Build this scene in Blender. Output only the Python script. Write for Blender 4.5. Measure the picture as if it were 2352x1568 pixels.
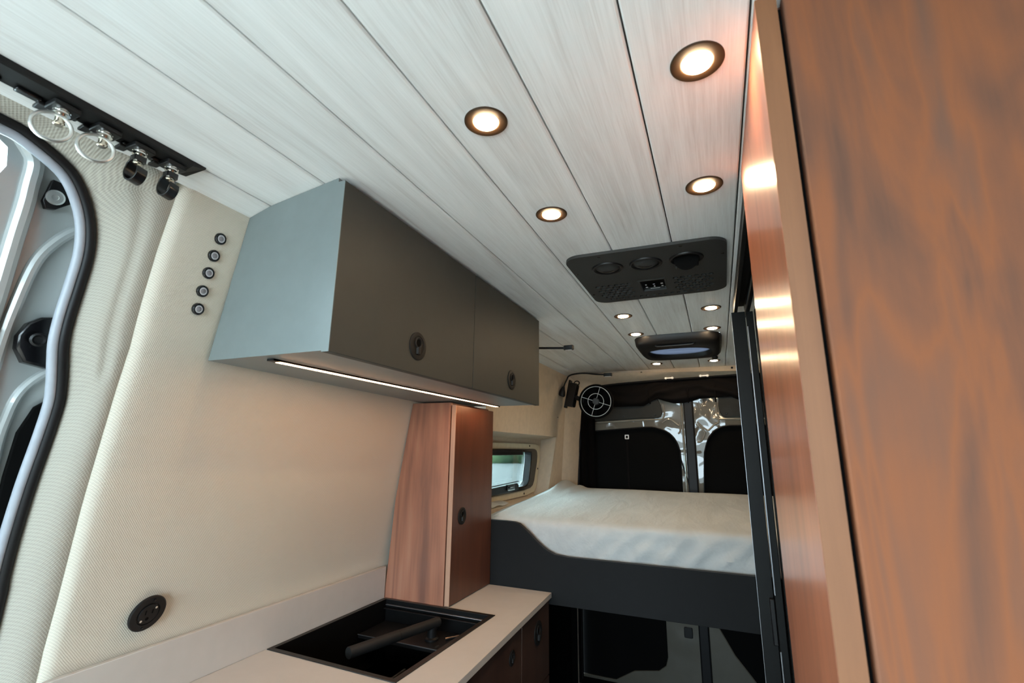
import bpy, bmesh, math, random
from mathutils import Vector, Matrix, noise
from mathutils.geometry import tessellate_polygon

for o in list(bpy.data.objects):
    bpy.data.objects.remove(o, do_unlink=True)
SC = bpy.context.scene
COL = SC.collection
PI = math.pi
UP = 1.45          # floor of the van is at z = 0; all numbers below are measured from the camera's height

# ------------------------------------------------------------------ camera
R = [[0.9201027, 0.3914963, 0.0119018], [-0.0763803, 0.2091481, -0.9748965], [-0.3841576, 0.8960958, 0.2223403]]
cam = bpy.data.cameras.new('camera')
cam.sensor_width = 36.0
cam.lens = 1089.08 / 2352 * 36
cam.clip_start = 0.02
cam.dof.use_dof = True
cam.dof.focus_distance = 1.7
cam.dof.aperture_fstop = 6.5
co = bpy.data.objects.new('camera', cam)
COL.objects.link(co)
co.matrix_world = Matrix(((R[0][0], -R[1][0], -R[2][0], 0), (R[0][1], -R[1][1], -R[2][1], 0),
                          (R[0][2], -R[1][2], -R[2][2], 0), (0, 0, 0, 1)))
SC.camera = co

# ------------------------------------------------------------------ sky, exposure
w = bpy.data.worlds.new('overcast_sky')
SC.world = w
w.use_nodes = True
nt = w.node_tree
nt.nodes.clear()
wo = nt.nodes.new('ShaderNodeOutputWorld')
bg = nt.nodes.new('ShaderNodeBackground')
tc = nt.nodes.new('ShaderNodeTexCoord')
sx = nt.nodes.new('ShaderNodeSeparateXYZ')
cr = nt.nodes.new('ShaderNodeValToRGB')
cr.color_ramp.elements[0].position = 0.0
cr.color_ramp.elements[0].color = (0.62, 0.79, 0.89, 1)
cr.color_ramp.elements[1].position = 0.8
cr.color_ramp.elements[1].color = (0.74, 0.91, 1.0, 1)
nt.links.new(tc.outputs['Generated'], sx.inputs[0])
nt.links.new(sx.outputs['Z'], cr.inputs[0])
nt.links.new(cr.outputs[0], bg.inputs[0])
bg.inputs[1].default_value = 5.0
nt.links.new(bg.outputs[0], wo.inputs[0])

def portal(name, loc, rot, sxy):
    l = bpy.data.lights.new(name, 'AREA')
    l.shape = 'RECTANGLE'
    l.size, l.size_y = sxy
    l.cycles.is_portal = True
    o = bpy.data.objects.new(name, l)
    COL.objects.link(o)
    o.location = loc
    o.rotation_euler = rot
portal('windscreen_portal', (-0.23, -1.995, -0.045), (PI / 2, 0, 0), (2.15, 1.16))        # sky sampling guide at the windscreen opening
portal('cab_door_portal', (-1.37, -1.48, 0.05), (0, -PI / 2, 0), (0.8, 0.75))
portal('skylight_portal', (-0.15, 2.6, 0.60), (0, 0, 0), (0.45, 0.5))
portal('door_glass_portal', (-1.22, -0.25, 0.12), (0, -PI / 2, 0), (0.8, 1.2))

vs = SC.view_settings
vs.view_transform = 'Standard'
vs.look = 'None'
vs.gamma = 1.0
vs.use_curve_mapping = False
vs.exposure = 2.3
SC.cycles.max_bounces = 10
SC.cycles.diffuse_bounces = 6
SC.cycles.caustics_reflective = False
SC.cycles.caustics_refractive = False
SC.cycles.sample_clamp_indirect = 6.0

# ------------------------------------------------------------------ materials
def new_mat(name):
    m = bpy.data.materials.new(name)
    m.use_nodes = True
    return m, m.node_tree, m.node_tree.nodes['Principled BSDF']

def N(nt, t, **kw):
    n = nt.nodes.new(t)
    for k, v in kw.items():
        setattr(n, k, v)
    return n

def ramp(nt, src, stops):
    r = N(nt, 'ShaderNodeValToRGB')
    el = r.color_ramp.elements
    while len(el) < len(stops):
        el.new(0.5)
    for e, (p, c) in zip(el, stops):
        e.position = p
        e.color = (*c, 1) if len(c) == 3 else c
    nt.links.new(src, r.inputs[0])
    return r.outputs[0]

def mapped(nt, scale, rand=True):
    tc = N(nt, 'ShaderNodeTexCoord')
    src = tc.outputs['Object']
    if rand:
        oi = N(nt, 'ShaderNodeObjectInfo')
        mu = N(nt, 'ShaderNodeVectorMath', operation='SCALE')
        mu.inputs[0].default_value = (7.3, 9.1, 13.7)
        nt.links.new(oi.outputs['Random'], mu.inputs['Scale'])
        ad = N(nt, 'ShaderNodeVectorMath', operation='ADD')
        nt.links.new(src, ad.inputs[0])
        nt.links.new(mu.outputs[0], ad.inputs[1])
        src = ad.outputs[0]
    mp = N(nt, 'ShaderNodeMapping')
    mp.inputs['Scale'].default_value = scale
    nt.links.new(src, mp.inputs[0])
    return mp.outputs[0]

def noise_tex(nt, vec, scale, detail=4, rough=0.55, dist=0.0):
    n = N(nt, 'ShaderNodeTexNoise')
    n.inputs['Scale'].default_value = scale
    n.inputs['Detail'].default_value = detail
    n.inputs['Roughness'].default_value = rough
    n.inputs['Distortion'].default_value = dist
    nt.links.new(vec, n.inputs['Vector'])
    return n.outputs['Fac']

def math_n(nt, op, a, b):
    n = N(nt, 'ShaderNodeMath', operation=op)
    for i, v in enumerate((a, b)):
        if isinstance(v, (int, float)):
            n.inputs[i].default_value = v
        elif v is not None:
            nt.links.new(v, n.inputs[i])
    return n.outputs[0]

def bump(nt, b, h, strength, dist):
    n = N(nt, 'ShaderNodeBump')
    n.inputs['Strength'].default_value = strength
    n.inputs['Distance'].default_value = dist
    nt.links.new(h, n.inputs['Height'])
    nt.links.new(n.outputs[0], b.inputs['Normal'])

def plain(name, col, rough=0.5, metal=0.0, spec=0.5, coat=0.0, var=0.06, nscale=30, bmp=0.0, crough=0.05):
    m, nt, b = new_mat(name)
    v = mapped(nt, (1, 1, 1), False)
    f = noise_tex(nt, v, nscale, 3)
    c0 = tuple(max(0, c * (1 - var)) for c in col)
    c1 = tuple(min(1, c * (1 + var)) for c in col)
    nt.links.new(ramp(nt, f, [(0.3, c0), (0.7, c1)]), b.inputs['Base Color'])
    b.inputs['Roughness'].default_value = rough
    b.inputs['Metallic'].default_value = metal
    b.inputs['Specular IOR Level'].default_value = spec
    b.inputs['Coat Weight'].default_value = coat
    b.inputs['Coat Roughness'].default_value = crough
    if bmp:
        bump(nt, b, noise_tex(nt, v, 900, 2), bmp, 0.0006)
    return m

def glow(name, col, strength):
    m, nt, b = new_mat(name)
    b.inputs['Base Color'].default_value = (0.8, 0.7, 0.55, 1)
    b.inputs['Emission Color'].default_value = (*col, 1)
    b.inputs['Emission Strength'].default_value = strength
    return m

def walnut(name, stops, rough=0.32, coat=0.5, big=1.0, dist=1.2, fine=1.0, zs=0.10, ring=0.0, freq=30.0):
    m, nt, b = new_mat(name)
    v = mapped(nt, (1, 1, zs))
    f1 = noise_tex(nt, v, 11 * big, 4, 0.5, dist)
    v2 = mapped(nt, (1, 1, 0.035))
    f2 = noise_tex(nt, v2, 120, 3, 0.6, 0.3)
    v3 = mapped(nt, (1, 1, 0.02))
    f3 = noise_tex(nt, v3, 700, 2, 0.5, 0)
    f = math_n(nt, 'ADD', math_n(nt, 'MULTIPLY', f1, 1 - 0.26 * fine), math_n(nt, 'MULTIPLY', f2, 0.20 * fine))
    f = math_n(nt, 'ADD', f, math_n(nt, 'MULTIPLY', f3, 0.06 * fine))
    if ring:
        v4 = mapped(nt, (1, 1, zs * 0.8))
        f4 = noise_tex(nt, v4, 5.5 * big, 2, 0.45, 0.6)
        sn = math_n(nt, 'SINE', math_n(nt, 'MULTIPLY', f4, freq), 0)
        f = math_n(nt, 'ADD', f, math_n(nt, 'MULTIPLY', sn, ring))
    nt.links.new(ramp(nt, f, stops), b.inputs['Base Color'])
    b.inputs['Roughness'].default_value = rough
    b.inputs['Coat Weight'].default_value = coat
    b.inputs['Coat Roughness'].default_value = 0.22
    return m

def plank_mat():
    m, nt, b = new_mat('whitewashed_plank')
    v = mapped(nt, (1, 0.10, 1))
    f1 = noise_tex(nt, v, 11, 4, 0.5, 1.6)
    v2 = mapped(nt, (1, 0.035, 1))
    f2 = noise_tex(nt, v2, 170, 4, 0.7, 0.4)
    v3 = mapped(nt, (1, 0.016, 1))
    f3 = noise_tex(nt, v3, 420, 3, 0.7, 0.2)
    f = math_n(nt, 'ADD', math_n(nt, 'MULTIPLY', f1, 0.50), math_n(nt, 'MULTIPLY', f2, 0.22))
    f = math_n(nt, 'ADD', f, math_n(nt, 'MULTIPLY', f3, 0.28))
    nt.links.new(ramp(nt, f, [(0.27, (0.44, 0.43, 0.405)), (0.40, (0.66, 0.655, 0.64)), (0.50, (0.75, 0.76, 0.75)), (0.64, (0.83, 0.845, 0.84))]), b.inputs['Base Color'])
    b.inputs['Roughness'].default_value = 0.62
    b.inputs['Specular IOR Level'].default_value = 0.4
    bump(nt, b, f3, 0.12, 0.0005)
    return m

def fabric(name, col, k=1500, strength=0.55):
    m, nt, b = new_mat(name)
    tc = N(nt, 'ShaderNodeTexCoord')
    s = N(nt, 'ShaderNodeSeparateXYZ')
    nt.links.new(tc.outputs['Object'], s.inputs[0])
    nz = noise_tex(nt, tc.outputs['Object'], 160, 2)
    off = math_n(nt, 'MULTIPLY', nz, 0.7)
    sy = math_n(nt, 'SINE', math_n(nt, 'ADD', math_n(nt, 'MULTIPLY', s.outputs['Y'], k), off), 0)
    sz = math_n(nt, 'SINE', math_n(nt, 'ADD', math_n(nt, 'MULTIPLY', math_n(nt, 'SUBTRACT', s.outputs['Z'], math_n(nt, 'MULTIPLY', s.outputs['X'], 0.5)), k), off), 0)
    h = math_n(nt, 'ADD', math_n(nt, 'MULTIPLY', math_n(nt, 'MULTIPLY', sy, sz), 0.5), 0.5)
    c0 = tuple(c * 0.80 for c in col)
    mix = ramp(nt, h, [(0.15, c0), (0.7, col)])
    nt.links.new(mix, b.inputs['Base Color'])
    b.inputs['Roughness'].default_value = 0.95
    b.inputs['Specular IOR Level'].default_value = 0.15
    b.inputs['Sheen Weight'].default_value = 0.1
    bump(nt, b, h, strength, 0.0012)
    return m

def quilt():
    m, nt, b = new_mat('quilted_white_cotton')
    tc = N(nt, 'ShaderNodeTexCoord')
    v = N(nt, 'ShaderNodeTexVoronoi')
    v.inputs['Scale'].default_value = 95
    nt.links.new(tc.outputs['Object'], v.inputs['Vector'])
    mp = N(nt, 'ShaderNodeMapping')
    mp.inputs['Scale'].default_value = (1, 0.25, 1)
    mp.inputs['Rotation'].default_value = (0, 0.6, 0.5)
    nt.links.new(tc.outputs['Object'], mp.inputs[0])
    n2 = noise_tex(nt, mp.outputs[0], 14, 3, 0.5, 0.8)
    h = math_n(nt, 'ADD', math_n(nt, 'MULTIPLY', v.outputs['Distance'], 0.10), math_n(nt, 'MULTIPLY', n2, 0.9))
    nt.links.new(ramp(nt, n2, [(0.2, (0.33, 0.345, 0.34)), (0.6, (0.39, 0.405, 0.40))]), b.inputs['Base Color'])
    b.inputs['Roughness'].default_value = 0.9
    b.inputs['Specular IOR Level'].default_value = 0.2
    bump(nt, b, h, 0.6, 0.007)
    return m

def glass(name, tint=(0.93, 0.97, 0.96), rough=0.0, mixin=0.88):
    m, nt, b = new_mat(name)
    out = nt.nodes['Material Output']
    tr = N(nt, 'ShaderNodeBsdfTransparent')
    tr.inputs[0].default_value = (*tint, 1)
    gl = N(nt, 'ShaderNodeBsdfGlossy')
    gl.inputs['Roughness'].default_value = rough
    nz = noise_tex(nt, mapped(nt, (1, 1, 1), False), 4, 2)
    fr = N(nt, 'ShaderNodeFresnel')
    fr.inputs[0].default_value = 1.45
    mx = N(nt, 'ShaderNodeMixShader')
    nt.links.new(math_n(nt, 'MULTIPLY', fr.outputs[0], math_n(nt, 'ADD', math_n(nt, 'MULTIPLY', nz, 0.1), mixin)), mx.inputs[0])
    nt.links.new(tr.outputs[0], mx.inputs[1])
    nt.links.new(gl.outputs[0], mx.inputs[2])
    nt.links.new(mx.outputs[0], out.inputs[0])
    return m

def frosted(name, col):
    m, nt, b = new_mat(name)
    out = nt.nodes['Material Output']
    t = N(nt, 'ShaderNodeBsdfTranslucent')
    nz = noise_tex(nt, mapped(nt, (1, 1, 1), False), 8, 2)
    nt.links.new(ramp(nt, nz, [(0.3, tuple(c * 0.9 for c in col)), (0.7, col)]), t.inputs[0])
    tr = N(nt, 'ShaderNodeBsdfTransparent')
    tr.inputs[0].default_value = (*col, 1)
    mx = N(nt, 'ShaderNodeMixShader')
    mx.inputs[0].default_value = 0.6
    nt.links.new(t.outputs[0], mx.inputs[1])
    nt.links.new(tr.outputs[0], mx.inputs[2])
    nt.links.new(mx.outputs[0], out.inputs[0])
    return m

def two_tone(name, c0, c1, scale, bmp, dist, rough=0.95, detail=6):
    m, nt, b = new_mat(name)
    v = mapped(nt, (1, 1, 1), False)
    f = noise_tex(nt, v, scale, detail, 0.65)
    nt.links.new(ramp(nt, f, [(0.35, c0), (0.65, c1)]), b.inputs['Base Color'])
    b.inputs['Roughness'].default_value = rough
    b.inputs['Specular IOR Level'].default_value = 0.2
    bump(nt, b, f, bmp, dist)
    return m

M = {}
M['plank'] = plank_mat()
M['gap'] = plain('plank_backing_dark', (0.03, 0.028, 0.025), 0.9)
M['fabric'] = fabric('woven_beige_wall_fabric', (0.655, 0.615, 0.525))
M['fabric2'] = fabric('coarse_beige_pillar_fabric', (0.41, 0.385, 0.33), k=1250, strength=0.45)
M['beige'] = plain('beige_vinyl_lining', (0.58, 0.48, 0.365), 0.75, bmp=0.2)
M['cream'] = plain('cream_plastic', (0.60, 0.54, 0.40), 0.5)
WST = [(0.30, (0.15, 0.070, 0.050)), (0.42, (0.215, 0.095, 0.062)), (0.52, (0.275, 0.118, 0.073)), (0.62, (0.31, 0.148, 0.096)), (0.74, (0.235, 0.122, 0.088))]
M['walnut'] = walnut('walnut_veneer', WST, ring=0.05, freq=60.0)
M['walnut_big'] = walnut('figured_walnut_veneer', [(0.24, (0.070, 0.036, 0.026)), (0.38, (0.108, 0.049, 0.031)), (0.47, (0.145, 0.057, 0.031)), (0.55, (0.178, 0.063, 0.029)), (0.63, (0.150, 0.060, 0.033)), (0.76, (0.115, 0.056, 0.037))], rough=0.6, coat=0.0, big=1.0, dist=1.5, fine=0.45, zs=0.15, ring=0.045, freq=75.0)
M['walnut_big'].node_tree.nodes['Principled BSDF'].inputs['Specular IOR Level'].default_value = 0.08
M['walnut_lit'] = walnut('glossy_walnut_veneer_lit', [(p, (min(1, k[0] * 1.50), k[1] * 1.15, k[2] * 0.92)) for p, k in WST], rough=0.28, coat=0.7)  # walnut copy brightened and warmed as if lit by the downlights
M['walnut_shaded'] = walnut('walnut_veneer_shaded', [(p, (k[0] * 0.36, k[1] * 0.30, k[2] * 0.27)) for p, k in WST], rough=0.42, coat=0.12)  # walnut copy darkened for faces that get little light
M['walnut_deep_shade'] = walnut('walnut_veneer_deep_shade', [(p, (k[0] * 0.17, k[1] * 0.18, k[2] * 0.19)) for p, k in WST], rough=0.5, coat=0.05)  # walnut copy darkened further, shade below the worktop put into its colour
M['tan'] = walnut('tan_edge_banding', [(0.3, (0.115, 0.040, 0.012)), (0.5, (0.150, 0.054, 0.017)), (0.7, (0.185, 0.070, 0.024))], rough=0.65, coat=0.0, big=2)
M['edge'] = walnut('pale_walnut_edge', [(0.3, (0.24, 0.13, 0.085)), (0.5, (0.33, 0.19, 0.125)), (0.7, (0.40, 0.24, 0.16))], rough=0.5, coat=0.0, big=2)
M['slate'] = plain('slate_green_laminate_lit', (0.150, 0.172, 0.172), 0.40, spec=0.45, var=0.03)  # lit copy of the cabinet laminate, for the daylit end
M['slate_shaded'] = plain('slate_laminate_shaded', (0.045, 0.047, 0.042), 0.55, spec=0.2, var=0.03)  # shaded copy of the same laminate, for the dimmer door fronts
M['charcoal'] = plain('charcoal_laminate', (0.0100, 0.0105, 0.0110), 0.6, spec=0.06, var=0.04)
M['counter'] = plain('warm_white_worktop', (0.45, 0.43, 0.405), 0.45, var=0.02)
M['black'] = plain('black_plastic', (0.006, 0.006, 0.0065), 0.42, spec=0.3)
M['black_gloss'] = plain('glossy_black_plastic', (0.005, 0.005, 0.006), 0.22, spec=0.4, coat=0.1)
M['black_matt'] = plain('matt_black_paint', (0.009, 0.009, 0.009), 0.6, spec=0.25, bmp=0.15)
M['grey_cover'] = plain('dark_grey_vent_plastic', (0.026, 0.0275, 0.0275), 0.5, spec=0.3, bmp=0.15)
M['sink_black'] = plain('black_nano_steel', (0.011, 0.0105, 0.010), 0.38, spec=0.35)
M['alu_black'] = plain('black_anodised_aluminium', (0.006, 0.0065, 0.0065), 0.45, spec=0.15)
M['alu_grey'] = plain('brushed_grey_aluminium', (0.30, 0.31, 0.33), 0.35, metal=0.9)
M['steel'] = plain('polished_steel', (0.75, 0.73, 0.70), 0.16, metal=1.0)
M['satin_steel'] = plain('satin_steel', (0.70, 0.70, 0.68), 0.3, metal=1.0)
M['white_wire'] = plain('pale_grille_wire', (0.62, 0.64, 0.64), 0.35, metal=0.2)
M['brass'] = plain('pale_brass', (0.76, 0.68, 0.56), 0.2, metal=1.0)
M['rubber'] = plain('black_rubber', (0.007, 0.007, 0.008), 0.5, spec=0.25)
M['rubber_sheen'] = plain('rubber_sky_sheen', (0.34, 0.37, 0.42), 0.42)  # black rubber with the reflected sky's blue-grey put into its colour
M['paint'] = plain('silver_grey_car_paint', (0.40, 0.425, 0.425), 0.35, metal=0.15, coat=1.0, var=0.03, nscale=6)
M['paint_door'] = plain('sand_grey_car_paint', (0.105, 0.095, 0.075), 0.40, spec=0.3, coat=0.35, var=0.03, nscale=6)
def patchy_paint():
    m, nt, b = new_mat('sand_grey_door_paint')
    v = mapped(nt, (1, 1, 1), False)
    f = noise_tex(nt, v, 7, 2)
    nt.links.new(ramp(nt, f, [(0.3, (0.098, 0.090, 0.072)), (0.7, (0.112, 0.102, 0.083))]), b.inputs['Base Color'])
    b.inputs['Roughness'].default_value = 0.5
    b.inputs['Specular IOR Level'].default_value = 0.1
    b.inputs['Coat Weight'].default_value = 0.9
    b.inputs['Coat Roughness'].default_value = 0.04
    n = N(nt, 'ShaderNodeBump')
    n.inputs['Strength'].default_value = 0.7
    n.inputs['Distance'].default_value = 0.022
    nt.links.new(noise_tex(nt, v, 6.5, 1.5, 0.4, 0.4), n.inputs['Height'])
    nt.links.new(n.outputs[0], b.inputs['Coat Normal'])
    return m
M['paint_door'] = patchy_paint()
M['rib_highlight'] = plain('pressed_edge_highlight', (0.26, 0.25, 0.22), 0.2, metal=0.3, coat=1.0)  # paler base colour imitates bright reflections along the pressed edges
M['card'] = plain('dark_door_card', (0.026, 0.028, 0.028), 0.75, spec=0.2, bmp=0.3)
M['void'] = plain('blackout_and_shade', (0.003, 0.003, 0.003), 0.9, spec=0.08)  # also stands in for shade under the bed and in gaps
M['cloth'] = plain('black_curtain_cloth', (0.006, 0.005, 0.005), 0.95, spec=0.1, bmp=0.3)
M['cotton'] = quilt()
M['sheet'] = plain('white_fitted_sheet', (0.70, 0.715, 0.71), 0.9, spec=0.2, bmp=0.3)
M['white'] = plain('white_plastic', (0.75, 0.75, 0.74), 0.4)
M['icon'] = plain('pale_grey_print', (0.6, 0.6, 0.6), 0.5)
M['bronze'] = plain('dark_bronze_trim', (0.036, 0.019, 0.009), 0.6, spec=0.2)
M['lens'] = glow('warm_lamp_lens', (1.0, 0.72, 0.43), 54.0)
M['led'] = glow('warm_led_diffuser', (1.0, 0.50, 0.24), 9.0)
M['glass'] = glass('window_glass')
M['privacy_glass'] = glass('lightly_tinted_glass', (0.90, 0.97, 0.955))
M['acrylic'] = frosted('lavender_skylight_acrylic', (0.115, 0.12, 0.14))
M['floor'] = two_tone('dark_floor_vinyl', (0.016, 0.015, 0.014), (0.026, 0.025, 0.024), 40, 0.1, 0.002, 0.6)
M['bounce_floor'] = two_tone('pale_bounce_floor', (0.58, 0.52, 0.44), (0.68, 0.62, 0.54), 6, 0.05, 0.002, 0.5)
M['bounce_ground'] = two_tone('pale_bounce_ground', (0.66, 0.66, 0.64), (0.76, 0.76, 0.74), 2, 0.1, 0.01)
M['gravel'] = two_tone('grey_gravel', (0.15, 0.16, 0.158), (0.32, 0.335, 0.33), 5, 0.6, 0.05)
M['leaf'] = two_tone('green_foliage', (0.06, 0.10, 0.07), (0.22, 0.33, 0.16), 0.35, 0.8, 0.2)
M['mirror_dark'] = plain('dark_display', (0.004, 0.004, 0.005), 0.1, coat=1.0)
M['grey_btn'] = plain('grey_magnet_face', (0.20, 0.20, 0.22), 0.5)
M['lid'] = plain('grey_ring_plastic', (0.55, 0.56, 0.60), 0.4)

# ------------------------------------------------------------------ geometry helpers
def B():
    return bmesh.new()

def box(bm, x0, x1, y0, y1, z0, z1):
    vs = [bm.verts.new((x, y, z)) for x in (x0, x1) for y in (y0, y1) for z in (z0, z1)]
    for f in ((0, 1, 3, 2), (4, 6, 7, 5), (0, 4, 5, 1), (2, 3, 7, 6), (0, 2, 6, 4), (1, 5, 7, 3)):
        bm.faces.new([vs[i] for i in f])
    return bm

def at3(axis, a, b, c):
    return {'x': (c, a, b), 'y': (a, c, b), 'z': (a, b, c)}[axis]

def prism(bm, pts, axis, a, b, holes=()):
    """solid plate: outline pts (the two other axes, in xyz order) from a to b along axis, with holes through it"""
    loops = [list(pts)] + [list(h) for h in holes]
    flat = [p for l in loops for p in l]
    v0 = [bm.verts.new(at3(axis, p[0], p[1], a)) for p in flat]
    v1 = [bm.verts.new(at3(axis, p[0], p[1], b)) for p in flat]
    if holes:
        tris = tessellate_polygon([[Vector((p[0], p[1], 0)) for p in l] for l in loops])
        for t in tris:
            try:
                bm.faces.new([v0[i] for i in t])
                bm.faces.new([v1[i] for i in reversed(t)])
            except ValueError:
                pass
    else:
        bm.faces.new(v0)
        bm.faces.new(v1[::-1])
    k = 0
    for l in loops:
        n = len(l)
        for i in range(n):
            j = (i + 1) % n
            bm.faces.new((v0[k + i], v0[k + j], v1[k + j], v1[k + i]))
        k += n
    return bm

def rrect(x0, x1, y0, y1, r, n=5):
    o = []
    for cx, cy, a0 in ((x1 - r, y1 - r, 0), (x0 + r, y1 - r, 90), (x0 + r, y0 + r, 180), (x1 - r, y0 + r, 270)):
        for i in range(n + 1):
            a = math.radians(a0 + 90 * i / n)
            o.append((cx + r * math.cos(a), cy + r * math.sin(a)))
    return o

def ellipse(cx, cy, rx, ry, n=32, p=2.0):
    o = []
    for i in range(n):
        a = 2 * PI * i / n
        c, s = math.cos(a), math.sin(a)
        o.append((cx + rx * math.copysign(abs(c) ** (2 / p), c), cy + ry * math.copysign(abs(s) ** (2 / p), s)))
    return o

def frame_of(d):
    d = Vector(d).normalized()
    u = d.cross(Vector((0, 0, 1)))
    if u.length < 1e-4:
        u = Vector((1, 0, 0))
    u.normalize()
    return u, d.cross(u).normalized(), d

def lathe(bm, prof, c, axis, seg=32, cap0=True, cap1=True):
    """profile of (radius, height along axis) turned about the axis through c"""
    u, v, d = frame_of(axis)
    c = Vector(c)
    rings = []
    for r, h in prof:
        rings.append([bm.verts.new(c + d * h + (u * math.cos(2 * PI * i / seg) + v * math.sin(2 * PI * i / seg)) * r) for i in range(seg)])
    for a, b in zip(rings, rings[1:]):
        for i in range(seg):
            j = (i + 1) % seg
            bm.faces.new((a[i], a[j], b[j], b[i]))
    if cap0:
        bm.faces.new(rings[0][::-1])
    if cap1:
        bm.faces.new(rings[-1])
    return bm

def smooth_path(pts, n=6):
    P = [Vector(p) for p in pts]
    o = []
    for i in range(len(P) - 1):
        p0, p1, p2, p3 = P[max(i - 1, 0)], P[i], P[i + 1], P[min(i + 2, len(P) - 1)]
        for k in range(n):
            t = k / n
            o.append(0.5 * ((2 * p1) + (p2 - p0) * t + (2 * p0 - 5 * p1 + 4 * p2 - p3) * t * t + (3 * p1 - p0 - 3 * p2 + p3) * t ** 3))
    o.append(P[-1])
    return o

def tube(bm, path, r, seg=10, closed=False):
    P = [Vector(p) for p in path]
    n = len(P)
    rings = []
    u = None
    for i in range(n):
        if closed:
            d = P[(i + 1) % n] - P[i - 1]
        else:
            d = P[min(i + 1, n - 1)] - P[max(i - 1, 0)]
        d.normalize()
        if u is None:
            u, v, _ = frame_of(d)
        else:
            u = (u - d * u.dot(d)).normalized()
            v = d.cross(u)
        rr = r[i] if isinstance(r, (list, tuple)) else r
        rings.append([bm.verts.new(P[i] + (u * math.cos(2 * PI * k / seg) + v * math.sin(2 * PI * k / seg)) * rr) for k in range(seg)])
    m = n if closed else n - 1
    for i in range(m):
        a, b = rings[i], rings[(i + 1) % n]
        for k in range(seg):
            j = (k + 1) % seg
            bm.faces.new((a[k], a[j], b[j], b[k]))
    if not closed:
        bm.faces.new(rings[0][::-1])
        bm.faces.new(rings[-1])
    return bm

def grid(bm, nu, nv, fn):
    vs = [[bm.verts.new(fn(i / nu, j / nv)) for j in range(nv + 1)] for i in range(nu + 1)]
    for i in range(nu):
        for j in range(nv):
            bm.faces.new((vs[i][j], vs[i + 1][j], vs[i + 1][j + 1], vs[i][j + 1]))
    return bm

def moved(bm, mat):
    bm.transform(mat)
    return bm

def obj(name, bm, mat, parent=None, origin=None, bevel=0.0, smooth=35, seg=2):
    if parent is not None:
        o0 = Vector(parent['at'])
    else:
        o0 = Vector(origin) if origin is not None else Vector((0, 0, 0))
    bmesh.ops.recalc_face_normals(bm, faces=bm.faces)
    bm.transform(Matrix.Translation(-o0))
    me = bpy.data.meshes.new(name)
    bm.to_mesh(me)
    bm.free()
    me.materials.append(mat)
    if smooth:
        for p in me.polygons:
            p.use_smooth = True
        me.set_sharp_from_angle(angle=math.radians(smooth))
    o = bpy.data.objects.new(name, me)
    COL.objects.link(o)
    o['at'] = tuple(o0)
    if parent is not None:
        o.parent = parent
    else:
        o.location = o0
    if bevel:
        b = o.modifiers.new('bevel', 'BEVEL')
        b.width = bevel
        b.segments = seg
        b.limit_method = 'ANGLE'
        b.angle_limit = math.radians(50)
        b.harden_normals = False
    return o

def tag(o, label, cat, group=None, kind=None):
    o['label'] = label
    o['category'] = cat
    if group:
        o['group'] = group
    if kind:
        o['kind'] = kind
    return o

def thing(name, label, cat, at, group=None):
    o = bpy.data.objects.new(name, None)
    o.empty_display_size = 0.02
    COL.objects.link(o)
    o.location = at
    o['at'] = tuple(at)
    return tag(o, label, cat, group)

def struct(name, bm, mat, **kw):
    o = obj(name, bm, mat, **kw)
    o['kind'] = 'structure'
    return o

def struct_root(name, at=(0, 0, 0)):
    o = bpy.data.objects.new(name, None)
    COL.objects.link(o)
    o.location = at
    o['at'] = tuple(at)
    o['kind'] = 'structure'
    return o

def dup(root, d, label):
    r = root.copy()
    COL.objects.link(r)
    r.location = Vector(root.location) + Vector(d)
    r['at'] = tuple(r.location)
    r['label'] = label
    for ch in list(root.children):
        c = ch.copy()
        COL.objects.link(c)
        c.parent = r
        for g in ch.children:
            k = g.copy()
            COL.objects.link(k)
            k.parent = c
    return r

def interp(x, xs, ys):
    if x <= xs[0]:
        return ys[0]
    for a, b, p, q in zip(xs, xs[1:], ys, ys[1:]):
        if x <= b:
            return p + (q - p) * (x - a) / (b - a)
    return ys[-1]

def ceil_z(x):
    return interp(x, [-0.985, -0.943, -0.883, -0.70, -0.60], [0.494, 0.508, 0.525, 0.549, 0.55])

def wall_x(z, y):
    n = interp(z, [-1.45, -0.43, 0.18, 0.508, 0.6], [-1.47, -1.206, -1.012, -0.943, -0.93])
    f = interp(z, [-1.45, -0.43, -0.2, 0.19, 0.508, 0.6], [-1.29, -1.217, -1.183, -1.12, -0.943, -0.93])
    t = min(1, max(0, (y - 0.6) / 0.95))
    return n * (1 - t) + f * t

# ================================================================== SETTING
struct('floor', box(B(), -1.6, 0.92, -2.1, 0.3, -1.47, -1.45), M['bounce_floor'])  # unseen front floor, made pale to bounce light onto the ceiling
struct('floor_rear', box(B(), -1.6, 0.92, 0.3, 3.6, -1.47, -1.45), M['floor'])  # made dark so that less light reaches the lower van

# ceiling: dark backing sheet with the planks under it
CUT = (-0.345, 0.045, 2.37, 2.80)
PY0, PY1 = -2.0, 3.36
def ceil_strip(bm, x0, x1, y0, y1, lift, th):
    za, zb = ceil_z(x0) + lift, ceil_z(x1) + lift
    prism(bm, [(x0, za), (x1, zb), (x1, zb + th), (x0, za + th)], 'y', y0, y1)
bm = B()
for x0, x1 in ((-0.955, -0.883), (-0.883, -0.70), (-0.70, CUT[0]), (CUT[1], 0.90)):
    ceil_strip(bm, x0, x1, PY0, PY1, 0.0105, 0.02)
ceil_strip(bm, CUT[0], CUT[1], PY0, CUT[2], 0.0105, 0.02)
ceil_strip(bm, CUT[0], CUT[1], CUT[3], PY1, 0.0105, 0.02)
box(bm, -1.10, -0.945, PY0, 1.96, 0.5195, 0.53)
ceiling = struct('ceiling', bm, M['gap'])
edges = [-0.9490, -0.8845, -0.729, -0.559, -0.397, -0.235, -0.075, 0.080, 0.24, 0.40, 0.56, 0.72, 0.895]
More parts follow.
